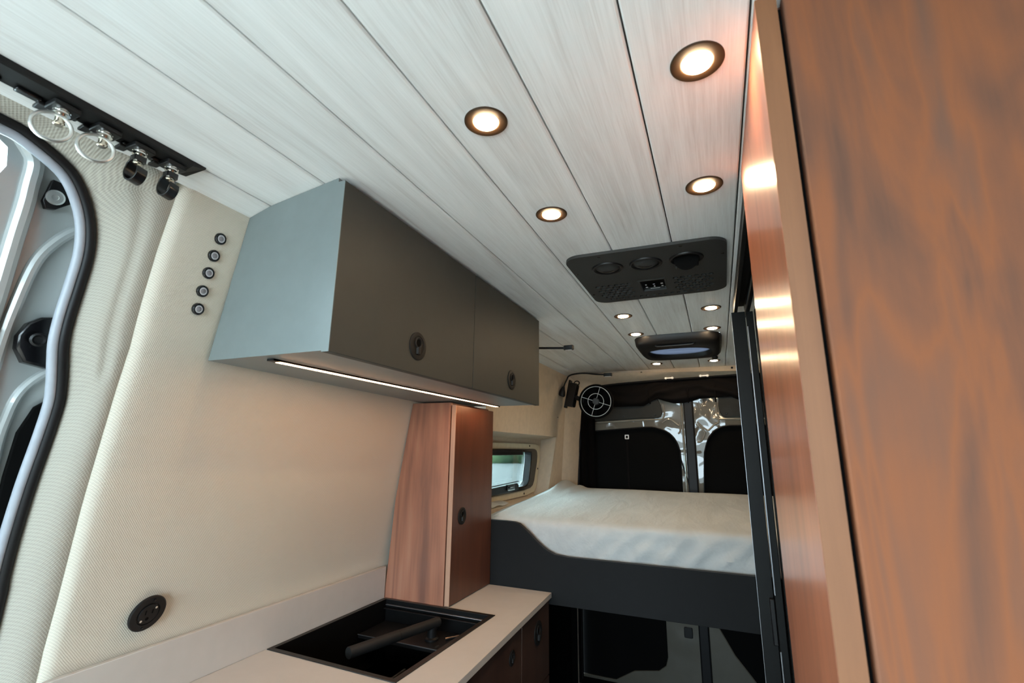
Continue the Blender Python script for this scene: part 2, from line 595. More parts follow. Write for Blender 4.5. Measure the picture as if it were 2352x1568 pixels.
def plank(x0, x1):
    g, c, th = 0.0015, 0.0026, 0.010
    x0 += g
    x1 -= g
    bm = B()
    def piece(a, b, y0, y1, ca, cb):
        za, zb = ceil_z(a), ceil_z(b)
        pts = []
        pts += [(a, za + c), (a + c, ceil_z(a + c))] if ca else [(a, za)]
        if a < -0.70 < b:
            pts.append((-0.70, ceil_z(-0.70)))
        pts += [(b - c, ceil_z(b - c)), (b, zb + c)] if cb else [(b, zb)]
        pts += [(b, zb + th)]
        if a < -0.70 < b:
            pts.append((-0.70, ceil_z(-0.70) + th))
        pts += [(a, za + th)]
        prism(bm, pts, 'y', y0, y1)
    if x1 < CUT[0] or x0 > CUT[1]:
        piece(x0, x1, PY0, PY1, True, True)
    else:
        piece(x0, x1, PY0, CUT[2], True, True)
        piece(x0, x1, CUT[3], PY1, True, True)
        if x0 < CUT[0]:
            piece(x0, CUT[0], CUT[2], CUT[3], True, False)
        if x1 > CUT[1]:
            piece(CUT[1], x1, CUT[2], CUT[3], False, True)
    return obj('plank', bm, M['plank'], ceiling, smooth=0)
for a, b in zip(edges, edges[1:]):
    plank(a, b)

# left wall, kitchen lining panel: woven fabric, its front edge rolled back at the seam
SEAM = [(0.502, 0.522), (0.382, 0.519), (0.27, 0.521), (0.097, 0.530), (-0.103, 0.545), (-0.285, 0.565), (-0.403, 0.576), (-1.45, 0.69)]
def seam_y(z):
    zs = [a for a, _ in SEAM][::-1]
    ys = [b for _, b in SEAM][::-1]
    return interp(z, zs, ys)
ys_par = [0.0, 0.004, 0.010, 0.018, 0.026] + [0.05 + 0.09 * i for i in range(16)]
def wallA(u, v):
    z = -1.45 + (0.513 + 1.45) * v
    k = ys_par[round(u * (len(ys_par) - 1))]
    y = seam_y(z) + k
    return (wall_x(z, y) - 0.018 * max(0, 1 - k / 0.026) ** 2.2, y, z)
wl = struct('wall_left', grid(B(), len(ys_par) - 1, 40, wallA), M['fabric'])
wl['label'] = 'woven beige fabric lining behind the kitchen'

# left wall beside the bed: flat beige lining with a window recess
def wb(z):
    return -0.945 - 0.071 * (0.525 - z)
RH = [(2.0, -0.275), (2.925, -0.275), (2.987, -0.072), (3.036, 0.085), (2.0, 0.085)]
RB = [(2.0, -0.275), (2.955, -0.275), (3.06, -0.019), (3.087, 0.067), (2.0, 0.067)]
bm = B()
loops = [[(1.965, -1.45), (3.23, -1.45), (3.23, 0.53), (1.965, 0.53)], RH]
fl = [p for l in loops for p in l]
v0 = [bm.verts.new((wb(p[1]), p[0], p[1])) for p in fl]
for t in tessellate_polygon([[Vector((p[0], p[1], 0)) for p in l] for l in loops]):
    bm.faces.new([v0[i] for i in t])
bm.faces.new([v0[0], v0[3], bm.verts.new((-1.3, 1.965, 0.53)), bm.verts.new((-1.5, 1.965, -1.45))])
vb = [bm.verts.new((-1.104, p[0], p[1])) for p in RB]
for i in range(5):
    j = (i + 1) % 5
    bm.faces.new((v0[4 + i], v0[4 + j], vb[j], vb[i]))
struct('wall_left_rear', bm, M['beige'], smooth=20)

# rear wall trim with a round-cornered opening
OPEN = [(-0.937, -1.449), (-0.937, -0.239), (-0.915, 0.103), (-0.895, 0.288), (-0.883, 0.335), (-0.871, 0.375), (-0.848, 0.408), (-0.818, 0.432), (-0.785, 0.448), (-0.741, 0.458), (-0.617, 0.468), (-0.379, 0.479), (-0.1, 0.487), (0.137, 0.494), (0.6, 0.500), (0.70, 0.46), (0.74, 0.36), (0.78, -0.239), (0.78, -1.449)]
bm = B()
def rw(x):
    return 3.35 - 0.15 * min(1, max(0, (-0.90 - x) / 0.075))
out = [(-1.09, -1.45), (-1.00, -0.24), (-0.962, 0.28), (-0.945, 0.525), (-0.90, 0.535), (-0.75, 0.56), (0.90, 0.57), (0.90, -1.45)]
loops = [out, OPEN]
fl = [p for l in loops for p in l]
va = [bm.verts.new((p[0], (3.2 if i < 4 else 3.35) if i < 8 else rw(p[0]) + (0.09 if p[0] < -0.9 else 0), p[1])) for i, p in enumerate(fl)]
for t in tessellate_polygon([[Vector((p[0], p[1], 0)) for p in l] for l in loops]):
    bm.faces.new([va[i] for i in t])
vr = [bm.verts.new((p[0] - 0.004, 3.4425, p[1])) for p in OPEN]
for i in range(len(OPEN)):
    j = (i + 1) % len(OPEN)
    bm.faces.new((va[8 + i], va[8 + j], vr[j], vr[i]))
rear = struct('wall_rear', bm, M['beige'], smooth=30)
tb = B()
tube(tb, smooth_path([(p[0] + (0.004 if p[0] < 0 else -0.004), 3.40 if p[0] < -0.88 else 3.362, p[1] - 0.004) for p in OPEN], 2), 0.007, 6)
obj('opening_seal', tb, M['rubber'], rear)
for x, z in ((-0.455, 0.532), (0.118, 0.535), (-0.950, 0.27)):
    sb = B()
    lathe(sb, [(0.0065, 0), (0.0065, 0.004), (0.004, 0.006)], (x, 3.35 if x > -0.9 else 3.27, z), (0, -1, 0), 12)
    obj('trim_screw', sb, M['black'], rear)
sb = B()
lathe(sb, [(0.004, 0), (0.004, 0.003)], (wb(0.21) - 0.0005, 3.04, 0.212), (1, 0, 0), 10)
obj('trim_screw', sb, M['black'], rear)

struct('wall_right', box(B(), 0.90, 0.92, -2.0, 3.6, -1.45, 0.58), M['card'])
bm = B()
prism(bm, [(-1.6, -1.45), (0.92, -1.45), (0.92, 0.6), (-1.6, 0.6)], 'y', -2.05, -2.0, [rrect(-1.30, 0.84, -0.62, 0.53, 0.12)])
wf = struct('wall_front', bm, M['card'])
struct('underbed_shade_1', box(B(), -0.955, -0.935, 1.965, 3.19, -1.45, -0.56), M['void'])  # black sheets, here and just below, imitate the deep shade under the bed
struct('underbed_shade_2', box(B(), -1.06, -0.900, 3.185, 3.193, -1.45, -0.56), M['void'])
struct('underbed_shade_3', box(B(), -0.936, -0.930, 3.345, 3.437, -1.449, -0.40), M['void'])
struct('underbed_shade_4', box(B(), -0.930, 0.775, 3.345, 3.437, -1.4488, -1.444), M['void'])
struct('wall_left_cab', prism(B(), [(-2.05, -1.45), (-0.98, -1.45), (-0.98, 0.58), (-2.05, 0.58)], 'x', -1.36, -1.34, [rrect(-1.85, -1.12, -0.35, 0.46, 0.10)]), M['beige'])
struct('wall_bathroom', box(B(), 0.175, 0.90, 1.86, 1.90, -1.45, 0.549), M['black_matt'])

# ------------------------------------------------------------------ sliding door: pillar lining, seal, painted door
SEAL = [(-1.013, 0.282, 0.51), (-1.013, 0.313, 0.507), (-1.016, 0.356, 0.492), (-1.02, 0.387, 0.476), (-1.025, 0.411, 0.451), (-1.032, 0.432, 0.416), (-1.039, 0.445, 0.38), (-1.048, 0.453, 0.336), (-1.06, 0.455, 0.279), (-1.072, 0.456, 0.22), (-1.081, 0.46, 0.178), (-1.091, 0.469, 0.143), (-1.102, 0.479, 0.107), (-1.113, 0.486, 0.071), (-1.131, 0.489, 0.011), (-1.157, 0.491, -0.075), (-1.186, 0.497, -0.169), (-1.207, 0.504, -0.24), (-1.227, 0.513, -0.305), (-1.34, 0.55, -0.70), (-1.54, 0.60, -1.40)]
SEAL = [(-1.010, -0.80, 0.512), (-1.011, 0.0, 0.518), (-1.012, 0.20, 0.516)] + SEAL
seal_path = smooth_path(SEAL, 3)
ns = len(seal_path) - 1
def outer_pt(t):
    """along the ceiling edge, then down the seam"""
    i = t * ns
    p = seal_path[min(ns, int(round(i)))]
    z = p.z
    if z > 0.46:
        y = interp(p.y, [-0.8, 0.20, 0.40], [-0.8, 0.25, 0.50])
        return Vector((-0.937, y, 0.5145))
    zz = interp(z, [-1.45, -0.30, 0.20, 0.40, 0.46], [-1.45, -0.28, 0.24, 0.44, 0.50])
    y = seam_y(zz)
    return Vector((wall_x(zz, y) - 0.012, y + 0.004, zz))
def pillar(u, v):
    a = outer_pt(u)
    b = seal_path[min(ns, int(round(u * ns)))]
    p = a.lerp(b, v)
    s = v ** 2.4
    p.x = a.x + (b.x - a.x) * s
    if b.z < 0.47 and b.z > 0.10:
        p.x -= 0.006 * math.exp(-((v - 0.45) / 0.09) ** 2)
    return p
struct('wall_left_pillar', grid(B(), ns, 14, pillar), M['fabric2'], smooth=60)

def jamb(u, v):
    p = seal_path[min(ns, int(round(u * ns)))]
    q = Vector((-1.075 - 0.27 * (0.5 - p.z) - 0.012, p.y + 0.02, p.z + (0.02 if p.z > 0.4 else 0)))
    return p.lerp(q, v)
struct('trim_5', grid(B(), ns, 3, jamb), M['paint'], smooth=60)
sd = struct_root('door_1', (-1.2, 0.3, -1.45))
sd['label'] = 'silver grey painted sliding door'
def dx(z):
    return -1.075 - 0.27 * (0.5 - z)
def door_sheet(pts, off, th, holes=()):
    bm = prism(B(), pts, 'x', 0, th, holes)
    for v in bm.verts:
        v.co.x += dx(v.co.z) + off
    return bm
DW = [(-0.85, -0.22), (0.05, -0.22), (0.13, -0.12), (0.21, 0.10), (0.275, 0.30), (0.314, 0.42), (0.327, 0.465), (0.320, 0.495), (0.29, 0.512), (0.20, 0.52), (-0.85, 0.52)]
obj('door_skin', door_sheet([(-1.0, -1.45), (0.62, -1.45), (0.62, 0.56), (-1.0, 0.56)], -0.02, 0.015, [DW]), M['paint'], sd, smooth=30)
obj('door_glass', door_sheet([(-0.86, -0.23), (0.06, -0.23), (0.14, -0.13), (0.22, 0.10), (0.285, 0.30), (0.324, 0.42), (0.337, 0.465), (0.328, 0.50), (0.29, 0.525), (-0.86, 0.53)], -0.03, 0.004), M['glass'], sd)
tb = B()
tube(tb, smooth_path([(dx(z) - 0.001, y, z) for y, z in ((-0.2, 0.54), (0.25, 0.53), (0.345, 0.503), (0.362, 0.44), (0.368, 0.35), (0.376, 0.224), (0.385, 0.05), (0.40, -0.25), (0.45, -0.9))], 5), 0.0135, 10)
obj('pressed_rib', tb, M['paint'], sd)
tb = B()
tube(tb, smooth_path([(dx(z) - 0.004, y, z) for y, z in ((0.48, 0.425), (0.445, 0.400), (0.422, 0.368), (0.406, 0.323), (0.402, 0.241), (0.404, 0.15), (0.42, -0.05), (0.45, -0.35))], 5), 0.010, 10)
obj('pressed_rib', tb, M['paint'], sd)
tb = B()
tube(tb, smooth_path([(dx(z) - 0.004, y, z) for y, z in ((0.52, 0.165), (0.475, 0.130), (0.452, 0.092), (0.447, 0.041), (0.45, -0.017), (0.47, -0.2))], 5), 0.009, 10)
obj('pressed_rib', tb, M['paint'], sd)
obj('lower_glass_cover', door_sheet([(0.50, 0.09), (0.477, 0.068), (0.466, 0.020), (0.470, -0.06), (0.476, -0.11), (0.49, -0.3), (0.56, -0.3), (0.56, 0.09)], -0.004, 0.010), M['void'], sd, bevel=0.002)
br = [(0.452, 0.232), (0.436, 0.228), (0.421, 0.214), (0.414, 0.190), (0.418, 0.168), (0.434, 0.145), (0.470, 0.139), (0.50, 0.139), (0.50, 0.232)]
bk = obj('door_catch', door_sheet(br, -0.004, 0.022), M['black_gloss'], sd, bevel=0.004)
lb = B()
lathe(lb, [(0.0125, 0), (0.0125, 0.004), (0.009, 0.006), (0.006, 0.002)], (-1.131, 0.438, 0.186), (1, -0.3, -0.27), 18)
obj('catch_bolt', lb, M['black'], bk)
tri = [(0.384, 0.468), (0.381, 0.428), (0.388, 0.416), (0.402, 0.420), (0.43, 0.45), (0.43, 0.468)]
bt = obj('striker_plate', door_sheet(tri, 0.0, 0.010), M['black'], sd, bevel=0.001)
lb = B()
lathe(lb, [(0.0135, 0), (0.0135, 0.003), (0.011, 0.006), (0.005, 0.006), (0.0045, 0.003)], (-1.078, 0.394, 0.438), (1, -0.35, -0.35), 20)
obj('plate_bolt', lb, M['satin_steel'], bt)

ds = thing('door_seal', 'thick rubber weather seal curving round the sliding door opening', 'seal', (-1.2, 0.5, -1.45))
def in_off(i, d, dxx):
    a = seal_path[max(0, i - 1)]
    b = seal_path[min(ns, i + 1)]
    t = (b - a).normalized()
    n = Vector((1, 0, 0)).cross(t).normalized()
    p = seal_path[i]
    q = p + n * d
    if (q - Vector((-1.2, -0.1, 0.0))).length > (p - Vector((-1.2, -0.1, 0.0))).length:
        q = p - n * d
    q.x += dxx
    return q
tb = B()
tube(tb, [in_off(i, 0.007, 0.002) for i in range(ns + 1)], 0.0085, 12)
obj('outer_lip', tb, M['rubber'], ds)
tb = B()
tube(tb, [in_off(i, 0.0185, -0.004) for i in range(ns + 1)], 0.0085, 12)
obj('inner_bulb', tb, M['rubber_sheen'], ds)

# ------------------------------------------------------------------ bed window
wn = struct_root('window_1', (-1.1, 2.5, -0.27))
WB = [(2.0, -0.236), (2.727, -0.235), (2.842, -0.227), (2.880, -0.214), (2.903, -0.19), (2.955, -0.074), (2.962, -0.04), (2.958, -0.014), (2.945, 0.0), (2.917, 0.005), (2.0, 0.003)]
WG = [(2.02, -0.208), (2.74, -0.210), (2.785, -0.203), (2.812, -0.185), (2.845, -0.075), (2.853, -0.03), (2.845, -0.013), (2.02, -0.018)]
obj('recess_back', prism(B(), [(1.98, -0.30), (3.12, -0.30), (3.12, 0.10), (1.98, 0.10)], 'x', -1.106, -1.101, [WB]), M['beige'], wn)
surround = [(1.99, -0.27), (2.80, -0.268), (2.93, -0.255), (2.965, -0.225), (3.03, -0.06), (3.034, -0.02), (3.024, 0.012), (3.0, 0.032), (2.949, 0.039), (1.99, 0.036)]
obj('surround', prism(B(), surround, 'x', -1.101, -1.089, [WB]), M['cream'], wn, bevel=0.003)
obj('window_frame', prism(B(), WB, 'x', -1.13, -1.080, [WG]), M['black_gloss'], wn, bevel=0.006)
obj('glass_pane', prism(B(), WG, 'x', -1.128, -1.124), M['privacy_glass'], wn)
obj('blind_bar', prism(B(), [(2.0, -0.030), (2.70, -0.030), (2.70, -0.004), (2.0, -0.004)], 'x', -1.10, -1.075), M['black'], wn, bevel=0.003)
rb = B()
prism(rb, [(2.02, -0.232), (2.625, -0.222), (2.625, -0.197), (2.60, -0.186), (2.02, -0.200)], 'x', -1.082, -1.072)
prism(rb, [(2.02, -0.193), (2.62, -0.178), (2.62, -0.174), (2.02, -0.189)], 'x', -1.085, -1.070)
rail_ = obj('sliding_rail', rb, M['black'], wn)
lb = B()
prism(lb, rrect(2.44, 2.535, -0.214, -0.186, 0.006), 'x', -1.072, -1.060)
prism(lb, rrect(2.455, 2.52, -0.206, -0.196, 0.004), 'x', -1.060, -1.056)
obj('latch', lb, M['black_gloss'], rail_)
lb = B()
box(lb, -1.061, -1.0585, 2.44, 2.535, -0.216, -0.213)
box(lb, -1.061, -1.0555, 2.47, 2.505, -0.201, -0.199)
obj('latch_trim', lb, M['steel'], rail_)
for y, z in ((2.839, 0.024), (2.985, -0.117), (2.748, -0.254)):
    lb = B()
    lathe(lb, [(0.006, 0), (0.006, 0.003)], (-1.0895, y, z), (1, 0, 0), 10)
    obj('surround_screw', lb, M['black'], wn)

# ------------------------------------------------------------------ rear doors
def rear_door(name, x0, x1, win, lower):
    d = struct_root(name, ((x0 + x1) / 2, 3.47, -1.45))
    sk = obj('door_skin', prism(B(), [(x0, -1.4495), (x1, -1.4495), (x1, 0.60), (x0, 0.60)], 'y', 3.44, 3.475, [win, lower]), M['paint_door'], d, bevel=0.006)
    tb = B()
    tube(tb, [(p[0], 3.437, p[1]) for p in smooth_path([(a, 0, 0) and Vector((a, b, 0)) for a, b in win + win[:1]], 2)], 0.005, 6)
    obj('window_bead', tb, M['rubber'], d)
    wi = obj('window_cover', prism(B(), win, 'y', 3.458, 3.466), M['void'], d)
    obj('lower_cover', prism(B(), lower, 'y', 3.452, 3.462), M['void'], d)
    return d, wi
WL = [(-1.07, 0.110), (-0.90, 0.125), (-0.822, 0.137), (-0.585, 0.154), (-0.45, 0.163), (-0.392, 0.160), (-0.322, 0.135), (-0.285, 0.105), (-0.262, 0.070), (-0.245, 0.02), (-0.238, -0.05), (-0.238, -0.45), (-1.07, -0.45)]
LL = [(-1.07, -0.55), (-0.40, -0.55), (-0.391, -0.60), (-0.391, -1.25), (-0.405, -1.30), (-0.45, -1.335), (-0.60, -1.36), (-0.72, -1.43), (-1.07, -1.43)]
WR = [(0.78, 0.17), (0.151, 0.170), (0.075, 0.170), (0.034, 0.163), (0.005, 0.150), (-0.021, 0.134), (-0.050, 0.100), (-0.068, 0.064), (-0.085, 0.01), (-0.092, -0.034), (-0.107, -0.253), (-0.115, -0.45), (0.78, -0.45)]
LR = [(0.78, -0.55), (-0.06, -0.55), (-0.095, -0.80), (-0.086, -1.03), (-0.002, -1.18), (0.08, -1.28), (0.14, -1.36), (0.78, -1.36)]
d2, w2 = rear_door('door_2', -1.09, -0.198, WL, LL)
d3, w3 = rear_door('door_3', -0.142, 0.90, WR, LR)
obj('weather_strip', box(B(), -0.200, -0.140, 3.425, 3.47, -1.4495, 0.60), M['rubber'], d2, bevel=0.008)
c = obj('upper_card', prism(B(), [(-0.93, 0.20), (-0.50, 0.222), (-0.369, 0.224), (-0.350, 0.232), (-0.338, 0.259), (-0.346, 0.313), (-0.376, 0.38), (-0.43, 0.44), (-0.93, 0.43)], 'y', 3.428, 3.44), M['card'], d2, bevel=0.005)
for x, z in ((-0.603, 0.237), (-0.388, 0.245)):
    lb = B()
    lathe(lb, [(0.007, 0), (0.005, 0.004)], (x, 3.428, z), (0, -1, 0), 10)
    obj('card_screw', lb, M['black'], c)
c = obj('upper_card', prism(B(), [(0.030, 0.44), (0.018, 0.30), (0.024, 0.255), (0.036, 0.233), (0.060, 0.225), (0.75, 0.225), (0.75, 0.44)], 'y', 3.428, 3.44), M['card'], d3, bevel=0.005)
lb = B()
lathe(lb, [(0.007, 0), (0.005, 0.004)], (0.062, 3.428, 0.246), (0, -1, 0), 10)
obj('card_screw', lb, M['black'], c)
def rib(pts, par, r=0.006):
    tb = B()
    tube(tb, smooth_path([(x, 3.4395, z) for x, z in pts], 5), r, 8)
    obj('pressed_rib', tb, M['rib_highlight'], par)
rib([(-0.121, 0.196), (-0.092, 0.165), (-0.059, 0.140), (-0.045, 0.148), (-0.015, 0.176), (0.010, 0.19), (0.012, 0.212), (-0.01, 0.222)], d3)
rib([(-0.128, 0.182), (-0.085, 0.142), (-0.078, 0.118), (-0.100, 0.074), (-0.115, 0.064), (-0.128, 0.066)], d3)
rib([(0.006, 0.40), (0.004, 0.30), (0.006, 0.25), (0.018, 0.224), (0.040, 0.214), (0.30, 0.212)], d3)
rib([(-0.345, 0.192), (-0.310, 0.215), (-0.285, 0.210), (-0.26, 0.190), (-0.240, 0.175), (-0.230, 0.195), (-0.230, 0.14), (-0.245, 0.118)], d2)
rib([(-0.93, 0.190), (-0.50, 0.213), (-0.36, 0.214), (-0.335, 0.228), (-0.326, 0.262), (-0.335, 0.32)], d2)
rib([(-0.215, 0.40), (-0.212, 0.0), (-0.214, -0.45)], d2, 0.008)
lb = B()
lathe(lb, [(0.010, 0), (0.010, 0.004), (0.006, 0.004), (0.005, 0.001)], (-0.288, 3.44, 0.188), (0, -1, 0), 14)
obj('door_grommet', lb, M['paint_door'], d2)
lb = B()
prism(lb, rrect(-0.604, -0.576, 0.082, 0.112, 0.004), 'y', 3.448, 3.454, [rrect(-0.598, -0.582, 0.088, 0.106, 0.003)])
bk = obj('strap_buckle', lb, M['white'], d2)
obj('strap', box(B(), -0.597, -0.583, 3.452, 3.4575, -0.44, 0.100), M['cloth'], d2)
obj('lower_latch', prism(B(), rrect(-0.285, -0.235, -1.12, -1.06, 0.008), 'y', 3.425, 3.44), M['black'], d2, bevel=0.003)

# ================================================================== OBJECTS, large first
# ---- foreground right: wardrobe door, partition
wd = thing('wardrobe', 'large figured walnut wardrobe filling the right edge of the view', 'wardrobe', (0.5, 0.75, -1.45))
obj('carcass', box(B(), 0.1085, 0.88, 0.5765, 0.962, -1.45, 0.545), M['walnut_shaded'], wd, bevel=0.001)
obj('door', box(B(), 0.1120, 0.88, 0.5545, 0.5745, -1.44, 0.5455), M['walnut_big'], wd, bevel=0.0022)
obj('gap_shade', box(B(), 0.1070, 0.1400, 0.5748, 0.5762, -1.45, 0.54), M['void'], wd)  # black strip imitates the shade inside the gap beside the door
pp = thing('partition_panel', 'narrow glossy walnut partition panel with a tan front edge', 'panel', (0.095, 0.75, -1.45))
obj('panel', box(B(), 0.0830, 0.1065, 0.5605, 0.962, -1.45, 0.5485), M['walnut_lit'], pp)
obj('edge_band', box(B(), 0.0832, 0.1063, 0.5585, 0.5603, -1.45, 0.5485), M['tan'], pp)

# ---- black sliding shower door and frame
sf = thing('shower_door_frame', 'black aluminium sliding door frame standing between walnut panel and bed', 'door frame', (0.12, 1.5, -1.45))
tk = B()
box(tk, 0.090, 0.1015, 0.965, 1.925, 0.505, 0.549)
box(tk, 0.1015, 0.140, 0.965, 1.925, 0.540, 0.549)
box(tk, 0.128, 0.140, 0.965, 1.925, 0.495, 0.549)
obj('top_track', tk, M['alu_black'], sf, bevel=0.001)
tk = B()
box(tk, 0.0895, 0.0912, 0.966, 1.87, 0.512, 0.516)
box(tk, 0.1265, 0.1282, 0.966, 1.87, 0.503, 0.507)
obj('track_edge', tk, M['alu_grey'], sf)
obj('post', box(B(), 0.081, 0.126, 1.872, 1.902, -1.45, 0.505), M['alu_black'], sf, bevel=0.0015)
obj('stile', box(B(), 0.1275, 0.150, 1.845, 1.872, -1.45, 0.497), M['alu_black'], sf, bevel=0.002)
obj('stile', box(B(), 0.154, 0.172, 1.825, 1.860, -1.45, 0.500), M['alu_black'], sf, bevel=0.002)
obj('seal_strip', box(B(), 0.1265, 0.1298, 1.838, 1.845, -0.44, 0.44), M['alu_grey'], sf)
obj('seal_strip', box(B(), 0.1265, 0.1298, 1.838, 1.845, -1.40, -0.60), M['alu_grey'], sf)
obj('post_edge', box(B(), 0.0795, 0.0809, 1.8715, 1.875, -1.45, 0.505), M['alu_grey'], sf)
hb = B()
box(hb, 0.112, 0.1265, 1.852, 1.8715, -0.59, -0.455)
obj('door_handle', hb, M['black'], sf, bevel=0.003)

# ---- overhead cabinet
oc = thing('overhead_cabinet', 'slate green overhead wall cabinet with two doors under plank ceiling', 'cabinet', (-0.85, 1.26, 0.18))
bm = B()
pa = [(-0.687, 0.181), (-0.687, 0.549), (-0.700, 0.5475), (-0.883, 0.5235), (-0.9425, 0.507), (-1.009, 0.181)]
pb = [(-0.687, 0.181), (-0.687, 0.549), (-0.700, 0.5475), (-0.883, 0.5235), (-0.9425, 0.507), (-1.118, 0.181)]
va = [bm.verts.new((p[0], 0.675, p[1])) for p in pa]
vb = [bm.verts.new((p[0], 1.850, p[1])) for p in pb]
bm.faces.new(va)
bm.faces.new(vb[::-1])
for i in range(6):
    j = (i + 1) % 6
    bm.faces.new((va[i], va[j], vb[j], vb[i]))
obj('carcass', bm, M['slate'], oc, smooth=0)

def latch(par, c, ax, r=0.035, mat='black'):
    """round flush push latch: ring, dished centre and a keyhole-shaped grip"""
    b = B()
    lathe(b, [(r, -0.001), (r, 0.0022), (r * 0.93, 0.0034), (r * 0.74, 0.0034), (r * 0.70, 0.0018), (r * 0.1, 0.0016)], c, ax, 32)
    a = obj('latch', b, M['black_matt'], par)
    u, v, d = frame_of(ax)
    c = Vector(c)
    b = B()
    up = v if v.z > 0 else -v
    tube(b, [c + d * 0.0025 + up * r * 0.22 + (u * math.cos(k * PI / 8) + v * math.sin(k * PI / 8)) * r * 0.36 for k in range(16)], r * 0.08, 6, True)
    tube(b, [c + d * 0.0025 - up * r * 0.10, c + d * 0.0025 - up * r * 0.58], r * 0.20, 8)
    obj('latch_grip', b, M['black_matt'], a)
    b = B()
    lathe(b, [(r * 0.26, 0.0005), (r * 0.26, 0.0026)], c + up * r * 0.22, ax, 16)
    obj('latch_hole', b, M['void'], a)
    return a

def door_of(par, bx, c, ax, mat, r=0.035, name='door', bev=0.0015):
    d = obj(name, box(B(), *bx), mat, par, bevel=bev)
    d['at'] = tuple(Vector(par['at']))
    latch(d, c, ax, r)
    return d
door_of(oc, (-0.6865, -0.668, 0.675, 1.2595, 0.178, 0.5395), (-0.668, 0.964, 0.247), (1, 0, 0), M['slate_shaded'])
obj('lit_edge_strip', box(B(), -0.6862, -0.6683, 0.6738, 0.6749, 0.1783, 0.5392), M['slate'], oc)  # door edge faced with the lit laminate copy
door_of(oc, (-0.6865, -0.668, 1.2625, 1.850, 0.178, 0.5395), (-0.668, 1.558, 0.245), (1, 0, 0), M['slate_shaded'])
ls = thing('led_strip_light', 'slim warm strip light glowing under the overhead cabinet', 'light', (-0.855, 1.27, 0.18))
lb = B()
box(lb, -0.864, -0.8615, 0.705, 1.846, 0.1765, 0.1808)
box(lb, -0.8475, -0.845, 0.705, 1.846, 0.1765, 0.1808)
box(lb, -0.864, -0.845, 0.703, 0.722, 0.1762, 0.1808)
box(lb, -0.864, -0.845, 1.838, 1.848, 0.1762, 0.1808)
obj('profile', lb, M['black'], ls)
obj('diffuser', box(B(), -0.8613, -0.8477, 0.7225, 1.8375, 0.1757, 0.1807), M['led'], ls)

# ---- bed
bed = thing('bed', 'raised bed platform with dark slate S-curved front board', 'bed', (0, 2.6, -0.6))
scv = [(-0.812, -0.296), (-0.790, -0.301), (-0.761, -0.322), (-0.738, -0.341), (-0.715, -0.362), (-0.690, -0.381), (-0.668, -0.395), (-0.635, -0.408), (-0.58, -0.413), (0.88, -0.413)]
outl = [(-0.995, -0.590), (0.88, -0.590)] + scv[::-1] + [(-0.85, -0.294), (-0.995, -0.294)]
obj('front_board', prism(B(), outl, 'y', 1.941, 1.960), M['charcoal'], bed, bevel=0.001)
top = [(-0.995, -0.294), (-0.85, -0.294)] + scv
obj('edge_band', prism(B(), top + [(a, b + 0.0012) for a, b in top[::-1]], 'y', 1.9408, 1.9602), M['black_matt'], bed)
obj('platform', box(B(), -0.985, 0.88, 1.961, 3.19, -0.535, -0.515), M['charcoal'], bed)
def matt(u, v):
    x = -0.985 + 1.86 * u
    prof = [(1.966, -0.512), (1.965, -0.45), (1.9645, -0.40), (1.965, -0.36), (1.9665, -0.33), (1.970, -0.312), (1.977, -0.299), (1.990, -0.291), (2.01, -0.287)]
    n0 = len(prof) - 1
    k = v * 60
    if k <= 16:
        f = k / 16 * n0
        i = min(n0 - 1, int(f))
        t = f - i
        y = prof[i][0] + (prof[i + 1][0] - prof[i][0]) * t
        z = prof[i][1] + (prof[i + 1][1] - prof[i][1]) * t
        q = Vector((x * 6 + z * 9, z * 16 - x * 2, 2.0))
        w = max(0, min(1, (x + 0.75) / 0.5))
        y += 0.020 + w * (0.010 * noise.noise(q) + 0.020 * (abs(math.sin((x * 0.75 - z * 0.8) * 42 + 2.2 * noise.noise(q * 0.5))) - 0.5) * max(0, min(1, (-0.30 - z) / 0.06)))
    else:
        t = (k - 16) / 44
        y = 2.030 + (3.19 - 0.020 - 2.01) * t
        z = -0.287 + 0.052 * min(1, t * 1.15)
        q = Vector((x * 3.2, y * 2.4, 5.0))
        z += 0.006 * noise.noise(q) * min(1, t * 6)
        q2 = Vector((x * 14, y * 3.0, 9.0))
        z += 0.0035 * noise.noise(q2) * max(0, 1 - t * 3)
        z += (0.026 * math.exp(-((x + 0.93) / 0.05) ** 2) + 0.014 * math.exp(-((x + 0.84) / 0.025) ** 2)) * math.exp(-((y - 3.05) / 0.22) ** 2)
        z += 0.018 * math.exp(-((x + 0.95) / 0.08) ** 2) * (0.4 + t)
        if t > 0.95:
            z -= 0.02 * (t - 0.95) / 0.05
    if u < 0.02 and k > 16:
        z -= 0.012
    return (x, y, z)
bm = grid(B(), 120, 60, matt)
bmesh.ops.holes_fill(bm, edges=[e for e in bm.edges if e.is_boundary])
mt = obj('mattress', bm, M['cotton'], None, (0, 2.6, -0.514), smooth=60)
tag(mt, 'thick white quilted mattress lying behind the slate front board', 'mattress')
def fold(u, v):
    y = 2.02 + 0.30 * u
    x = -1.085 + 0.085 * v
    return (x, y, -0.268 + 0.022 * math.sin(PI * min(1, max(0, 0.15 + v * 0.8))) * (1 - 0.5 * u) + 0.003 * math.sin(u * 14))
bm = grid(B(), 20, 10, fold)
so = bmesh.ops.solidify(bm, geom=bm.faces[:], thickness=0.006)
tag(obj('folded_sheet', bm, M['sheet'], None, (-1.04, 2.17, -0.275)), 'small fold of white sheet tucked onto the window ledge', 'sheet')

